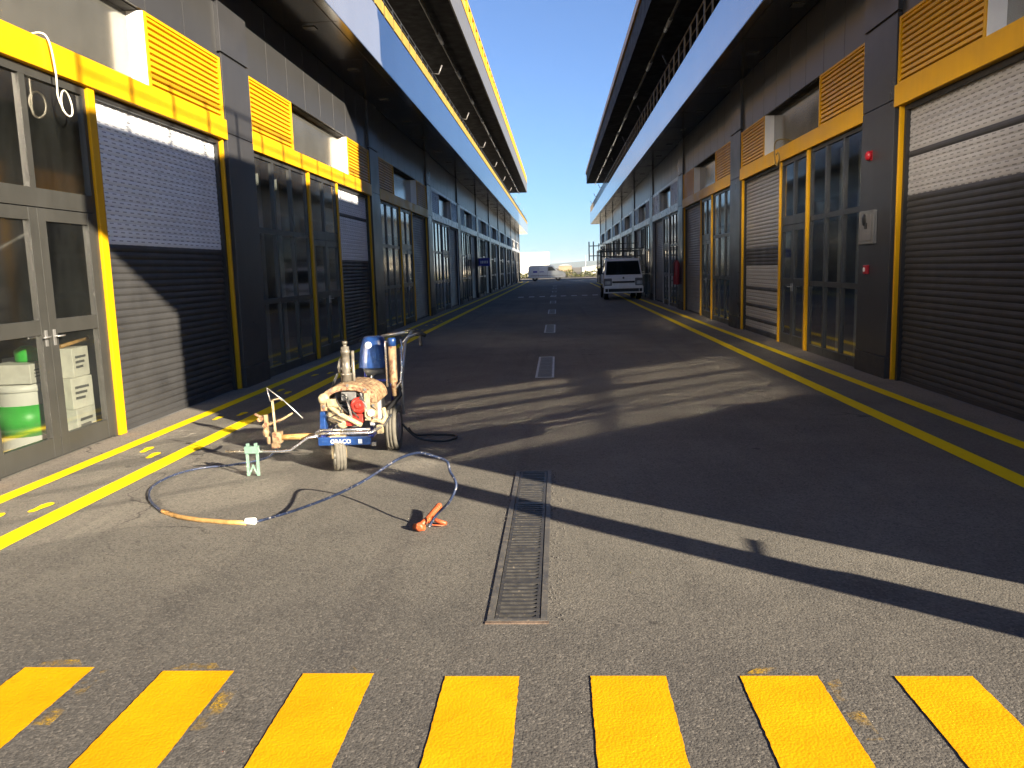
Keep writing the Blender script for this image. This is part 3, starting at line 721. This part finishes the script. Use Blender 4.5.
# projecting blue shop sign
e = empty('projecting_sign', (-4.39, 46.0, 1.7)); tag(e, 'small blue projecting sign far along the left fronts', 'sign')
m = MB(); m.box(0,.62,-.05,.05,.05,.5); m.build('board', M['sign_blue'], e, bevel=.01)
m = MB(); m.box(-.02,.0,-.08,.08,.0,.55); m.build('bracket', M['black'], e)
m = MB()
for k in range(5): m.box(.1+k*.09,.1+k*.09+.05,-.056,-.0505,.2,.34)
m.build('lettering', M['white'], e)

# ------------------------------------------------------------------ line painting machine
MX, MY = -1.70, 6.55
mc = empty('line_painting_machine', (MX, MY, 0), 0.03)
tag(mc, 'paint spattered line marking machine with engine and blue hopper beside the yellow lines', 'line painter')
def wheel(par, x, y, r, w, name='wheel', yaw=0, tyre=None):
    t = MB(); pr = [(r*.6,-w*.32),(r*.72,-w*.42),(r*.93,-w*.5),(r*.99,-w*.34),(r,-w*.2),(r*.965,-w*.17),(r*.965,-w*.11),(r,-w*.08),(r,w*.08),(r*.965,w*.11),(r*.965,w*.17),(r,w*.2),(r*.99,w*.34),(r*.93,w*.5),(r*.72,w*.42),(r*.6,w*.32)]
    t.lathe(pr, axis='x', n=36)
    wo = t.build(name, tyre or M['tyre_dust'], par, loc=(x,y,r), rot=(0,0,yaw))
    h = MB()
    h.lathe([(r*.62,-w*.44),(r*.57,-w*.4),(r*.5,-w*.25),(r*.22,-w*.28),(r*.2,-w*.5),(r*.08,-w*.52),(r*.08,w*.52),(r*.2,w*.5),(r*.22,w*.28),(r*.5,w*.25),(r*.57,w*.4),(r*.62,w*.44)], axis='x', n=30)
    h.build('rim', M['steel'], wo); return wo
wheel(mc, .245, .40, .205, .1); wheel(mc, -.26, .40, .205, .1)
wheel(mc, -.07, -.33, .125, .085, 'front_wheel', .35)
f = MB(); f.box(-.125,-.105,-.36,-.31,.1,.275); f.box(-.03,-.012,-.36,-.31,.1,.275); f.box(-.13,-.005,-.375,-.295,.265,.285); f.tube([(-.07,-.335,.285),(-.07,-.335,.31)], .03, 12); f.build('fork', M['cream'], mc, bevel=.003)
f = MB(); f.tube([(-.3,.40,.205),(.3,.40,.205)], .016, 10)
for x in (-.19,.19): f.box(x-.02,x+.02,-.34,.62,.26,.3)
f.box(-.169,.169,-.02,.02,.262,.298); f.box(-.169,.169,.36,.44,.262,.298)
for x in (-.19,.19): f.box(x-.018,x+.018,.37,.43,.2,.259)
f.build('chassis', M['navy'], mc, bevel=.004)
f = MB(); f.box(-.22,.2,-.385,-.345,.212,.278); bp = f.build('bumper', M['blue'], mc, bevel=.006)
fc = bpy.data.curves.new('lettering', 'FONT'); fc.body = 'GRACO'; fc.size = .046; fc.extrude = .001; fc.align_x = 'CENTER'
fo = bpy.data.objects.new('lettering', fc); C.objects.link(fo); fm_ = bpy.data.meshes.new_from_object(fo); bpy.data.objects.remove(fo); fo = bpy.data.objects.new('lettering', fm_); C.objects.link(fo); fo.parent = bp; fo.location = (-.04,-.3865,.23); fo.rotation_euler = (R(90),0,0); fm_.materials.clear(); fm_.materials.append(M['white'])
f = MB(); f.box(.1,.13,-.388,-.3855,.225,.26); f.build('emblem', M['white'], bp)
f = MB()   # chrome tray rails in front of the engine
f.tube([(-.24,-.36,.305),(.2,-.36,.305),(.27,-.2,.33),(.28,.1,.36)], .013, 8); f.tube([(-.24,-.36,.305),(-.24,.1,.305)], .013, 8); f.tube([(-.22,-.3,.32),(.18,-.3,.32)], .012, 8)
f.box(.2,.235,-.37,-.33,.2,.23); f.build('tray_rail', M['chrome'], mc)
# engine in its arched cowl
eng = MB(); eng.box(-.15,.17,-.1,.2,.3,.42); eng.box(-.12,.1,-.06,.18,.42,.6)
for k in range(6): eng.box(-.14,.02,-.12,-.06,.34+k*.035,.355+k*.035)
eo = eng.build('engine', M['grey_plastic'], mc, bevel=.01)
e2 = MB(); e2.lathe([(.05,-.235),(.066,-.22),(.066,-.12)], (.08,0,.5), 'y', 22); e2.lathe([(.02,-.25),(.03,-.235)], (.08,0,.5), 'y', 12)
e2.box(.0,.11,-.22,-.14,.36,.43); e2.box(-.03,.03,-.215,-.15,.335,.39)
e2.build('recoil_starter', M['red'], eo, bevel=.004)
e2 = MB(); e2.lathe([(.05,-.2),(.07,-.18),(.07,-.06)], (-.12,0,.42), 'y', 18); e2.lathe([(.045,-.21),(.05,-.19),(.05,-.05)], (-.06,0,.36), 'y', 16); e2.box(-.18,-.1,-.16,-.05,.46,.54); e2.tube([(-.17,-.2,.5),(-.05,-.22,.42),(.1,-.23,.34)], .02, 10); e2.build('air_filter', M['cream'], eo, bevel=.006)
e2 = MB(); e2.box(-.06,.06,-.2,-.08,.54,.61); e2.tube([(-.02,-.21,.6),(.0,-.22,.5),(.02,-.22,.4)], .01, 8); e2.tube([(.1,-.2,.6),(.14,-.23,.5),(.16,-.2,.4)], .012, 8); e2.build('carburettor', M['grey_plastic'], eo, bevel=.005)
e2 = MB(); e2.box(.16,.2,-.2,.12,.33,.56); e2.lathe([(.03,-.25),(.03,-.2)], (.18,0,.44), 'y', 14); e2.build('fuel_tank', M['pale_metal'], eo, bevel=.01)
arch_o = []; arch_i = []
for k in range(17):
    a = math.pi*k/16; arch_o.append((.0+.23*math.cos(a), .52+.15*math.sin(a)**.8)); arch_i.append((.0+.175*math.cos(a), .52+.105*math.sin(a)**.8))
cw = MB(); poly = arch_o + list(reversed(arch_i))
for i in range(16):
    q = [arch_o[i], arch_o[i+1], arch_i[i+1], arch_i[i]]; cw.prism(q, -.22, -.19, 'y')
for i in range(16):   # curved top sheet running back
    q = [arch_o[i], arch_o[i+1], (arch_o[i+1][0]*.97, arch_o[i+1][1]-.012), (arch_o[i][0]*.97, arch_o[i][1]-.012)]; cw.prism(q, -.189, .26, 'y', 0, True)
cw.box(.172,.228,-.217,-.193,.36,.519); cw.box(-.228,-.178,-.217,-.193,.46,.519)
cw.build('engine_cowl', M['beige'], mc, bevel=.004)
f = MB(); f.prism([(-.25,.3),(-.2,.3),(-.2,.455),(-.24,.455)], -.21, -.12, 'y'); f.build('side_guard', M['blue'], mc, bevel=.006)
f = MB(); f.lathe([(.02,-.235),(.045,-.22),(.045,-.19)], (-.2,0,.56), 'y', 16); f.tube([(.2,-.2,.38),(.27,-.22,.36),(.29,-.2,.4),(.27,-.18,.47)], .02, 8); f.box(.22,.27,-.24,-.19,.27,.34); f.build('spattered_fitting', M['cream'], mc, bevel=.004)
f = MB(); f.box(.13,.175,-.232,-.222,.38,.6); f.box(-.17,-.1,-.228,-.222,.5,.56); f.build('guard_plate', M['cream'], mc)
f = MB(); rr = random.Random(2)
for k in range(9):
    x0 = rr.uniform(-.17,.16); z0 = rr.uniform(.36,.6)
    f.tube([(x0,-.2,z0),(x0+rr.uniform(-.06,.06),-.235,z0-rr.uniform(.02,.08)),(x0+rr.uniform(-.12,.12),-.21,z0-rr.uniform(.05,.16))], rr.uniform(.004,.008), 6)
f.build('wiring', M['black_rubber'], mc)
f = MB()
for x, z in ((-.2,.5),(.2,.5),(.2,.4),(-.14,.63),(.0,.665),(.14,.63)): f.lathe([(.011,-.229),(.011,-.219)], (x,0,z), 'y', 8)
f.build('bolt_heads', M['grey_plastic'], mc)
f = MB(); f.tube([(-.24,.1,.3),(-.25,.2,.55),(-.2,.28,.7)], .012, 8); f.build('fuel_line', M['black_rubber'], mc)
# left pump: stepped cylinder
f = MB(); f.lathe([(.046,.5),(.046,.72),(.05,.722),(.05,.735),(.034,.737),(.034,.9),(.038,.902),(.038,.925),(.034,.927),(.034,.955),(.016,.957),(.016,.975),(.022,.977),(.022,1.0)], (-.06,.02,0), 'z', 22)
f.tube([(0.0,.02,.56),(0.0,.02,.92)], .014, 10); f.tube([(-.11,.04,.74),(-.12,.04,.78),(-.1,.04,.86)], .018, 10); f.box(-.1,-.02,.0,.05,.77,.785); f.build('pump', M['pump_metal'], mc)
# right pump / filter column
f = MB(); f.lathe([(.02,.5),(.022,.6),(.036,.63),(.036,.93)], (.29,.25,0), 'z', 20); po = f.build('filter_column', M['beige'], mc)
f = MB(); f.lathe([(.038,.93),(.038,.985),(.03,1.0)], (.29,.25,0), 'z', 20); f.build('cap', M['blue'], po)
f = MB(); f.tube([(.235,.25,.58),(.235,.25,.97),(.29,.25,.975)], .011, 8); f.tube([(.36,.28,.92),(.365,.27,.75),(.35,.26,.62),(.3,.25,.56)], .012, 8); f.tube([(.36,.28,.98),(.375,.28,.9),(.36,.28,.8)], .009, 8); f.build('feed_pipe', M['chrome'], mc)
# hopper: blue, domed and flaring
hp = MB()
secs = [(1.0,.05,.045,.0),(.99,.085,.07,.0),(.965,.1,.09,0),(.92,.112,.105,0),(.85,.122,.12,0),(.78,.132,.135,0),(.73,.138,.14,0)]
n = 28; rings = []
for z, rx, ry, dy in secs:
    rings.append([(.085+rx*math.copysign(abs(math.cos(2*math.pi*k/n))**.8, math.cos(2*math.pi*k/n)), .5+dy+ry*math.copysign(abs(math.sin(2*math.pi*k/n))**.8, math.sin(2*math.pi*k/n)), z) for k in range(n)])
for a, b in zip(rings, rings[1:]):
    for k in range(n): hp.face([a[k], a[(k+1)%n], b[(k+1)%n], b[k]], 0, True)
hp.face(rings[0]); hp.face(list(reversed(rings[-1])))
ho = hp.build('hopper', M['blue'], mc)
f = MB(); f.lathe([(.028,-.004),(.028,.0)], (.06,.392,.93), 'y', 20); f.build('logo', M['white'], ho)
f = MB(); f.box(.048,.052,.3865,.3875,.91,.94); f.box(.052,.072,.3865,.3875,.91,.914); f.box(.068,.072,.3865,.3875,.914,.926); f.box(.061,.068,.3865,.3875,.922,.926); f.box(.052,.072,.3865,.3875,.936,.94); f.build('logo_mark', M['navy'], ho)
f = MB(); f.lathe([(.09,.66),(.1,.7),(.1,.735)], (.085,.5,0), 'z', 24); f.build('hopper_mouth', M['grey_plastic'], mc)
f = MB()
for x in (.01,.235): f.tube([(x,.46,.3),(x,.46,.74)], .013, 10)
f.box(.02,.225,.45,.47,.6,.62); f.build('upright', M['navy'], mc)
# handlebar
f = MB()
f.tube([(.3,.6,.28),(.3,.62,.6),(.33,.72,.92),(.36,.95,1.0)], .015, 10)
f.tube([(.03,.6,.28),(.03,.62,.6),(.05,.72,.88),(.08,.95,.96)], .015, 10)
f.tube([(.08,.95,.96),(.36,.95,1.0)], .015, 10); f.tube([(.3,.66,.9),(.36,.68,.97),(.45,.75,.99)], .01, 8); f.build('handlebar', M['steel'], mc)
f = MB(); f.tube([(.4,.74,.985),(.47,.76,.99),(.5,.8,.97)], .02, 10); f.tube([(.47,.72,.97),(.47,.72,.88)], .014, 8); f.tube([(.3,.95,1.0),(.4,.95,1.0)], .02, 10); f.build('grip', M['black_rubber'], mc)
# black box added behind the engine to darken the arch, plus pipes
f = MB(); f.box(-.19,.19,.21,.36,.3,.6); f.tube([(.2,.3,.35),(.33,.32,.5),(.3,.36,.62)], .022, 10); f.tube([(.1,.36,.35),(.26,.42,.4),(.32,.4,.55)], .018, 10); f.build('dark_backing', M['black'], mc, bevel=.01)
# spray arm to the left with guns and wire pointer
f = MB(); f.tube([(-.18,-.16,.25),(-.62,-.2,.25)], .024, 14); ao = f.build('spray_arm', M['tan'], mc)
f = MB(); f.box(-.63,-.56,-.24,-.17,.21,.3); f.box(-.64,-.58,-.245,-.2,.17,.215); f.lathe([(.02,-.25),(.02,-.15)], (-.68,0,.36), 'y', 14); f.lathe([(.018,-.26),(.022,-.15)], (-.72,0,.41), 'y', 14); f.box(-.695,-.67,-.22,-.18,.26,.44); f.lathe([(.02,.27),(.028,.3),(.014,.34)], (-.69,-.2,0), 'z', 14); f.lathe([(.012,.2),(.018,.22),(.018,.26)], (-.67,-.21,0), 'z', 10); f.tube([(-.66,-.2,.36),(-.55,-.18,.4),(-.48,-.14,.44)], [.013,.011,.008], 8); f.tube([(-.77,-.21,.45),(-.7,-.2,.41)], .012, 8); f.build('spray_gun', M['beige'], ao, bevel=.004)
f = MB(); f.tube([(-.605,-.22,.21),(-.615,-.22,.56)], .011, 8); f.tube([(-.62,-.22,.56),(-.55,-.22,.575),(-.53,-.22,.555)], .008, 8); f.build('upright', M['cream'], ao)
f = MB(); f.tube([(-.63,-.22,.55),(-.66,-.2,.66)], .004, 6); f.tube([(-.66,-.2,.66),(-.53,-.23,.57),(-.36,-.28,.42)], .0045, 6); f.build('pointer_wire', M['steel'], ao)
f = MB(); f.tube([(-.22,-.37,.29),(-.3,-.38,.28),(-.43,-.42,.19),(-.5,-.43,.185),(-.93,-.46,.2)], .011, 8); so = f.build('guide_rod', M['chrome'], mc)
f = MB(); xa, xb = -.775, -.67; yy = -.46
f.box(xa, xb, yy-.02, yy+.02, .185, .24); f.box(xa+.012,xa+.03,yy-.014,yy+.014,.24,.262); f.box(xb-.03,xb-.012,yy-.014,yy+.014,.24,.262)
for x in (xa+.004, xb-.022): f.box(x, x+.018, yy-.01, yy+.01, .004, .1845)
xm = (xa+xb)/2
f.prism([(xa+.022,.004),(xa+.022,.03),(xm,.095),(xb-.022,.03),(xb-.022,.004),(xm,.07)], yy-.008, yy+.008, 'y')
f.build('stand_bracket', M['mint'], so)

# ------------------------------------------------------------------ hose with spray gun on the ground
up = [((-.835,4.70),.03),((-.952,4.854),.2),((-1.069,4.962),.4),((-1.244,5.165),.62),((-1.428,5.362),.76),((-1.569,5.493),.88),((-1.701,5.577),.93),((-1.844,5.637),.97),((-1.887,5.586),.9),((-1.867,5.456),.78),((-1.832,5.283),.62),((-1.820,5.121),.42),((-1.842,4.991),.18)]
hp = [(g[0]+t, g[1]-.845*t, .451*t+.012) for g, t in up]
gnd = [(-1.911,4.889),(-1.979,4.831),(-2.138,4.856),(-2.322,4.904),(-2.487,4.973),(-2.669,5.111),(-2.855,5.328),(-2.996,5.561),(-3.070,5.781),(-3.076,6.016),(-3.025,6.200),(-2.915,6.324),(-2.70,6.42)]
hp += [(x, y, .012) for x, y in gnd] + [(-2.45,6.5,.05),(-2.3,6.42,.2),(-2.28,6.38,.26)]
ho = cable('spray_hose', hp, .0085, M['hose_blue'], 'blue paint hose looping over the asphalt from the machine to an orange spray gun')
sl = [(x, y, .0125) for x, y in gnd[2:6]]
m = MB(); m.tube([(-1.99,4.833,.0125)]+sl, .015, 10); m.build('orange_sleeve', M['tan'], ho)
m = MB(); m.lathe([(.017,-.035),(.022,-.03),(.022,.03),(.017,.035)], (-1.965,4.84,.022), 'x', 14); m.build('coupling', M['white'], ho)
g = MB(); gx, gy = -.86, 4.68
g.tube([(gx,gy,.03),(gx+.03,gy+.09,.04),(gx+.06,gy+.19,.055),(gx+.085,gy+.28,.08)], [.017,.019,.016,.012], 12)
g.tube([(gx-.035,gy+.005,.026),(gx+.03,gy-.02,.026)], .019, 12); g.lathe([(.012,-.03),(.026,-.024),(.026,.0),(.014,.008)], (gx,gy-.005,.03), 'y', 14)
g.tube([(gx+.045,gy+.13,.045),(gx+.1,gy+.1,.025),(gx+.15,gy+.085,.016)], [.013,.014,.011], 10)
g.tube([(gx+.03,gy+.07,.04),(gx+.075,gy+.045,.02),(gx+.13,gy+.06,.012),(gx+.15,gy+.085,.014)], .004, 6)
for k in range(9):
    a = k/8; g.lathe([(.012,-.006),(.0205,0),(.012,.006)], (gx+.035+.045*a, gy+.1+.165*a, .042+.032*a), 'y', 12)
g.build('spray_gun', M['orange'], ho)
# spare loop of hose behind the right wheel
cable('coiled_hose', [(-1.42,7.1,.2),(-1.3,7.15,.06),(-1.1,7.2,.014),(-.98,7.3,.014),(-1.0,7.45,.014),(-1.2,7.5,.014),(-1.36,7.42,.03),(-1.4,7.3,.12)], .01, M['black_rubber'], 'short dark hose loop lying behind the right wheel of the machine')

# ------------------------------------------------------------------ parked truck
TR = empty('pickup_truck', (3.0, 37.3, 0)); tag(TR, 'white flatbed truck with ladder rack parked at the right side, front towards us', 'truck'); TR.scale = (1.04,1.04,1.04)
w = .84
cab = MB()
prof = [(.0,.42),(-.02,.62),(.0,.95),(.1,1.1),(.5,1.72),(.6,1.8),(1.55,1.84),(1.62,1.76),(1.62,.5),(1.1,.5),(1.05,.7),(.62,.78),(.25,.62),(.2,.42)]
cab.prism(prof, -w, w, 'x'); cab.v = [(x_*(1 - .13*max(0, (z_-1.0))/.84), y_, z_) for x_, y_, z_ in cab.v]; co_ = cab.build('cab', M['truck_white'], TR, bevel=.05)
m = MB(); m.face([(-w+.08,.083,1.1),(w-.08,.083,1.1),(w-.15,.46,1.69),(-w+.15,.46,1.69)]); m.build('windscreen', M['car_glass'], co_)
m = MB(); m.box(-w+.1,w-.1,.13,.4,1.02,1.09); m.build('dashboard', M['black'], co_)
m = MB()
for x0, x1 in ((-.7,-.1),(.05,.65)): m.tube([(x0,.06,1.13),(x1,.14,1.26)], .01, 6)
m.build('wiper', M['black'], co_)
m = MB()
for s in (-1,1): m.face([(s*(w*.985+.006),.22,1.1),(s*(w*.985+.006),1.2,1.1),(s*(w*.904+.006),1.2,1.62),(s*(w*.904+.006),.56,1.62)])
m.build('side_window', M['car_glass'], co_)
for s in (-1,1):
    m = MB(); m.box(s*.5, s*.84, -.03, .05, .62, .95); m.build('lamp_surround', M['grey_plastic'], co_, bevel=.03)
    m = MB(); m.box(s*.55, s*.82, -.038, .05, .66, .84); h_ = m.build('headlight', M['pale_metal'], co_, bevel=.03)
    m = MB(); m.lathe([(.06,-.045),(.075,-.036)], (s*.66,0,.76), 'y', 18); m.build('reflector', M['steel'], h_)
m = MB(); m.box(-.49,.49,-.035,-.0,.74,.82); m.build('grille', M['black'], co_)
m = MB(); m.lathe([(.045,-.03),(.045,-.02)], (0,0,.96), 'y', 16); m.build('badge', M['grey_plastic'], co_)
m = MB(); m.box(-w-.02,w+.02,-.1,.06,.3,.6); bo = m.build('bumper', M['truck_white'], TR, bevel=.03)
m = MB(); m.box(-.66,.66,-.106,-.09,.36,.5); m.box(-.8,-.68,-.106,-.09,.36,.5); m.box(.68,.8,-.106,-.09,.36,.5); m.build('intake', M['black'], bo)
m = MB(); m.box(-.24,.24,-.112,-.107,.52,.6); m.build('number_plate', M['white'], bo)
for s in (-1,1):
    m = MB(); m.box(s*.98,s*1.12,.2,.26,1.12,1.42); mo = m.build('mirror', M['black'], TR, bevel=.02)
    m = MB(); m.tube([(s*.84,.35,1.15),(s*1.04,.24,1.2)], .015, 8); m.tube([(s*.84,.4,1.5),(s*1.04,.24,1.38)], .015, 8); m.build('mirror_arm', M['black'], mo)
for s in (-1,1):
    wheel(TR, s*.72, .85, .3, .2, 'wheel', 0, M['black_rubber']); wheel(TR, s*.7, 3.3, .3, .24, 'wheel', 0, M['black_rubber'])
m = MB(); m.box(-.86,.86,1.75,4.6,.68,.76); m.box(-.86,-.83,1.75,4.6,.76,1.1); m.box(.83,.86,1.75,4.6,.76,1.1); m.box(-.829,.829,4.57,4.6,.76,1.1); m.box(-.3,-.2,.5,4.5,.5,.66); m.box(.2,.3,.5,4.5,.5,.66); m.build('cargo_bed', M['truck_white'], TR, bevel=.01)
m = MB()
for y in (1.7, 3.1, 4.5):
    for s in (-1,1): m.box(s*.9-.025, s*.9+.025, y-.025, y+.025, .7, 2.2)
    m.box(-.87,.87,y-.02,y+.02,2.15,2.19)
for s in (-1,1): m.box(s*.9-.02,s*.9+.02,.3,4.5,2.2,2.24); m.box(s*.9-.02,s*.9+.02,1.73,4.47,1.6,1.64)
m.box(-.88,.88,.3,.34,2.2,2.24); m.box(-.88,.88,1.69,1.71,1.9,1.94); m.box(-.88,.88,3.09,3.11,2.5,2.54)
for x in (-.9,-.45,0,.45,.9): m.box(x-.015,x+.015,3.085,3.115,2.2,2.56)
m.tube([(-.9,.34,2.22),(-.8,.55,1.83)], .015, 8); m.tube([(.9,.34,2.22),(.8,.55,1.83)], .015, 8)
m.box(-1.42,-1.37,2.0,2.05,1.75,2.62); m.box(-1.22,-1.17,2.0,2.05,1.75,2.62); m.box(-1.37,-.9,2.0,2.04,1.95,1.99); m.box(-1.37,-.9,2.0,2.04,2.4,2.44)
m.build('ladder_rack', M['dark_frame'], TR)
m = MB(); m.box(-.55,.55,.75,.95,1.845,1.9); m.build('roof_lamp', M['grey_plastic'], TR, bevel=.02)

# ------------------------------------------------------------------ far van, driving across
VN = empty('delivery_van', (-3.45, 97.2, 0)); tag(VN, 'small white delivery van crossing the far end of the alley, seen from the side', 'van')
prof = [(0,.35),(.02,1.2),(.12,1.78),(.3,1.84),(2.6,1.86),(2.9,1.78),(3.5,1.22),(4.25,1.02),(4.45,.75),(4.45,.35)]
m = MB(); m.prism(prof, -.02, 1.7, 'y'); vb = m.build('body', M['van_white'], VN, bevel=.06)
m = MB()
m.face([(2.35,-.026,1.2),(3.3,-.026,1.2),(2.85,-.026,1.66),(2.4,-.026,1.68)]); m.build('side_window', M['car_glass'], vb)
m = MB(); m.box(2.28,2.3,-.03,-.015,.5,1.7); m.box(1.2,1.22,-.03,-.015,.5,1.7); m.box(.3,4.2,-.035,-.02,.62,.68); m.build('trim', M['grey_plastic'], vb)
m = MB(); m.face([(2.93,.1,1.76),(2.93,1.58,1.76),(3.48,1.58,1.25),(3.48,.1,1.25)]); m.build('windscreen', M['car_glass'], vb)
for x in (.8, 3.55):
    for y in (.1, 1.58):
        t = MB(); t.lathe([(.2,-.1),(.31,-.1),(.32,0),(.31,.1),(.2,.1)], axis='y', n=24); wo = t.build('wheel', M['black_rubber'], VN, loc=(x,y,.32))
        t = MB(); t.lathe([(.05,-.105),(.19,-.095),(.19,.095),(.05,.105)], axis='y', n=20); t.build('rim', M['steel'], wo)
m = MB(); m.box(4.38,4.46,.1,.4,.78,.95); m.build('headlight', M['pale_metal'], VN, bevel=.02)
m = MB(); m.box(4.3,4.52,0,1.68,.35,.6); m.box(-.06,.1,0,1.68,.35,.6); m.build('bumper', M['grey_plastic'], VN, bevel=.03)
m = MB(); m.box(.6,1.1,-.026,-.021,1.0,1.2); m.box(1.35,1.9,-.026,-.021,1.05,1.13); m.build('side_lettering', M['sign_blue'], vb)

# ------------------------------------------------------------------ background beyond the alley
FB = empty('warehouse', (-1.35, 135, 0)); tag(FB, 'plain white flat roofed warehouse beyond the far end of the alley', 'building')
m = MB(); m.box(-14,0,0,12,-.2,3.95); m.build('wall', M['far_white'], FB)
m = MB(); m.box(-14.1,.1,-.1,12.1,3.952,4.12); m.build('roof', M['far_white'], FB)
for k in range(3):
    m = MB(); m.box(-1.2-k*1.4,-.5-k*1.4,-.03,-.002,1.3,1.9); m.build('window', M['pale_metal'], FB)
FB = empty('flat_house', (1.2, 190, 0)); tag(FB, 'low tan house far beyond the van, left of the hedge', 'house')
m = MB(); m.box(-.8,2.2,0,5,-.2,1.9); m.build('wall', M['far_tan'], FB)
m = MB(); m.prism([(-1.0,1.9),(2.4,1.9),(.7,2.3)], -.2, 5.2, 'y'); m.build('roof', M['far_roof'], FB)
FB = empty('low_shed', (9.5, 210, 0)); tag(FB, 'low white shed far beyond the hedge at right', 'shed')
m = MB(); m.box(-3,9,0,8,-.2,1.5); m.build('wall', M['far_white'], FB)
m = MB(); m.prism([(-3.2,1.5),(9.2,1.5),(3,2.1)], -.2, 8.2, 'y'); m.build('roof', M['far_roof'], FB)
# hedge behind a dark railing
hb = MB(); rnd = random.Random(3)
for k in range(5200):
    x = rnd.uniform(-6, 34); h = .75+.25*math.sin(x*1.3)+.2*math.sin(x*3.1+1)
    c = Vector((x, 124+rnd.uniform(0,2.0), rnd.uniform(.0,1)*max(.2,h)*1.25)); s = rnd.uniform(.1,.2)
    a = Vector((rnd.uniform(-1,1),rnd.uniform(-1,1),rnd.uniform(-1,1))).normalized(); b = a.orthogonal().normalized(); d = a.cross(b)
    hb.face([c+b*s, c+d*s*.6, c-b*s, c-d*s*.6])
tag(hb.build('hedge', M['leaf']), 'long olive green hedge behind the dark fence at the end of the alley', 'hedge')
fe = empty('fence', (0, 121, 0)); tag(fe, 'low dark railing fence in front of the far hedge', 'fence')
m = MB(); m.box(-8,34,-.02,.02,.75,.8); m.box(-8,34,-.02,.02,.1,.15); m.build('rail', M['black'], fe)
m = MB()
x = -8
while x < 34: m.box(x-.015,x+.015,-.015,.015,0,.85); x += .14
m.build('railing_bars', M['black'], fe)
m = MB(); m.box(-30,36,104.5,104.65,0,.12); tag(m.build('kerb', M['concrete']), kind='structure')
def lamp(x, y, h, lab):
    e = empty('street_lamp', (x,y,0)); tag(e, lab, 'street lamp')
    m = MB(); m.tube([(0,0,0),(0,0,h)], [.08,.05], 10); m.build('pole', M['pale_metal'], e)
    m = MB(); m.tube([(0,0,h-.1),(.5,0,h+.1),(.9,0,h+.12)], .03, 8); m.box(.8,1.3,-.1,.1,h+.08,h+.16); m.build('lamp_head', M['pale_metal'], e)
lamp(5.2, 150, 3.6, 'thin pale street lamp far away above the hedge, near the truck')
lamp(-4.9, 128, 3.0, 'short lamp post in front of the white warehouse') 
# distant hills
hm = MB(); rnd = random.Random(11)
X0 = [-7500+300*k for k in range(56)]
def hz(x): return max(4, 34+22*math.sin(x*.0007+.6)+10*math.sin(x*.0019)+5*math.sin(x*.0057))
for x in X0:
    a, b = hz(x), hz(x+300)
    hm.face([(x,7800,-1),(x+300,7800,-1),(x+300,8700,b),(x,8700,a)], 0, True); hm.face([(x,8700,a),(x+300,8700,b),(x+300,10400,-1),(x,10400,-1)], 0, True)
tag(hm.build('hills', M['hill']), kind='structure')

m = MB(); m.box(-12500,12500,-12500,12500,-1.3,80)
hzm = NT('distant_air'); pv = hzm.n('ShaderNodeVolumePrincipled'); pv.inputs['Color'].default_value = (.72,.82,.95,1); pv.inputs['Density'].default_value = .00006; pv.inputs['Anisotropy'].default_value = 0.
hzm.link(pv.outputs[0], hzm.out.inputs['Volume'])
hz_o = m.build('haze', hzm.m); tag(hz_o, kind='stuff')
# ------------------------------------------------------------------ light, world, camera
SD = Vector((1, -.845, .451)).normalized()      # towards the sun
el = math.asin(SD.z); az = math.atan2(SD.x, SD.y)
wd = bpy.data.worlds.new('World'); sc.world = wd; wd.use_nodes = True
nt = wd.node_tree; nt.nodes.clear()
out = nt.nodes.new('ShaderNodeOutputWorld'); bg = nt.nodes.new('ShaderNodeBackground'); sky = nt.nodes.new('ShaderNodeTexSky')
sky.sky_type = 'NISHITA'; sky.sun_disc = False; sky.sun_elevation = el; sky.sun_rotation = az; sky.air_density = 1.0; sky.dust_density = 0; sky.ozone_density = 10
hs = nt.nodes.new('ShaderNodeHueSaturation'); hs.inputs['Saturation'].default_value = .85; nt.links.new(sky.outputs[0], hs.inputs['Color']); nt.links.new(hs.outputs[0], bg.inputs[0]); nt.links.new(bg.outputs[0], out.inputs[0]); bg.inputs[1].default_value = .045
sl = bpy.data.lights.new('sun', 'SUN'); sl.energy = 5.0; sl.angle = R(.5); sl.color = (1, .865, .66)
so = bpy.data.objects.new('sun', sl); C.objects.link(so); so.rotation_euler = SD.to_track_quat('Z', 'Y').to_euler()

cam = bpy.data.cameras.new('camera'); co = bpy.data.objects.new('camera', cam); C.objects.link(co); sc.camera = co
F = 810.; cam.sensor_fit = 'HORIZONTAL'; cam.sensor_width = 36.; cam.lens = F/1024*36.; cam.clip_start = .05; cam.clip_end = 20000
vp = Vector((557-512, 267.5-384, F)).normalized(); nd = Vector((683-512, 6200-384, F)); nd = (nd - vp*nd.dot(vp)).normalized()
upv = -nd; xv = vp.cross(upv)           # world axes seen in camera (x right, y down, z forward)
right = Vector((xv[0], vp[0], upv[0])); down = Vector((xv[1], vp[1], upv[1])); fwd = Vector((xv[2], vp[2], upv[2]))
mt = Matrix((( right[0], -down[0], -fwd[0], 0), (right[1], -down[1], -fwd[1], 0), (right[2], -down[2], -fwd[2], 1.55), (0,0,0,1)))
co.matrix_world = mt

sc.view_settings.view_transform = 'Standard'; sc.view_settings.look = 'None'; sc.view_settings.gamma = 1; sc.view_settings.exposure = 2.1
sc.render.engine = 'CYCLES'
cy = sc.cycles; cy.use_denoising = True; cy.max_bounces = 8; cy.diffuse_bounces = 4; cy.glossy_bounces = 4; cy.transparent_max_bounces = 12
cy.caustics_reflective = True; cy.blur_glossy = 0.0; cy.sample_clamp_indirect = 0
cy.use_guiding = True; cy.use_surface_guiding = True; cy.use_volume_guiding = False; cy.guiding_training_samples = 128
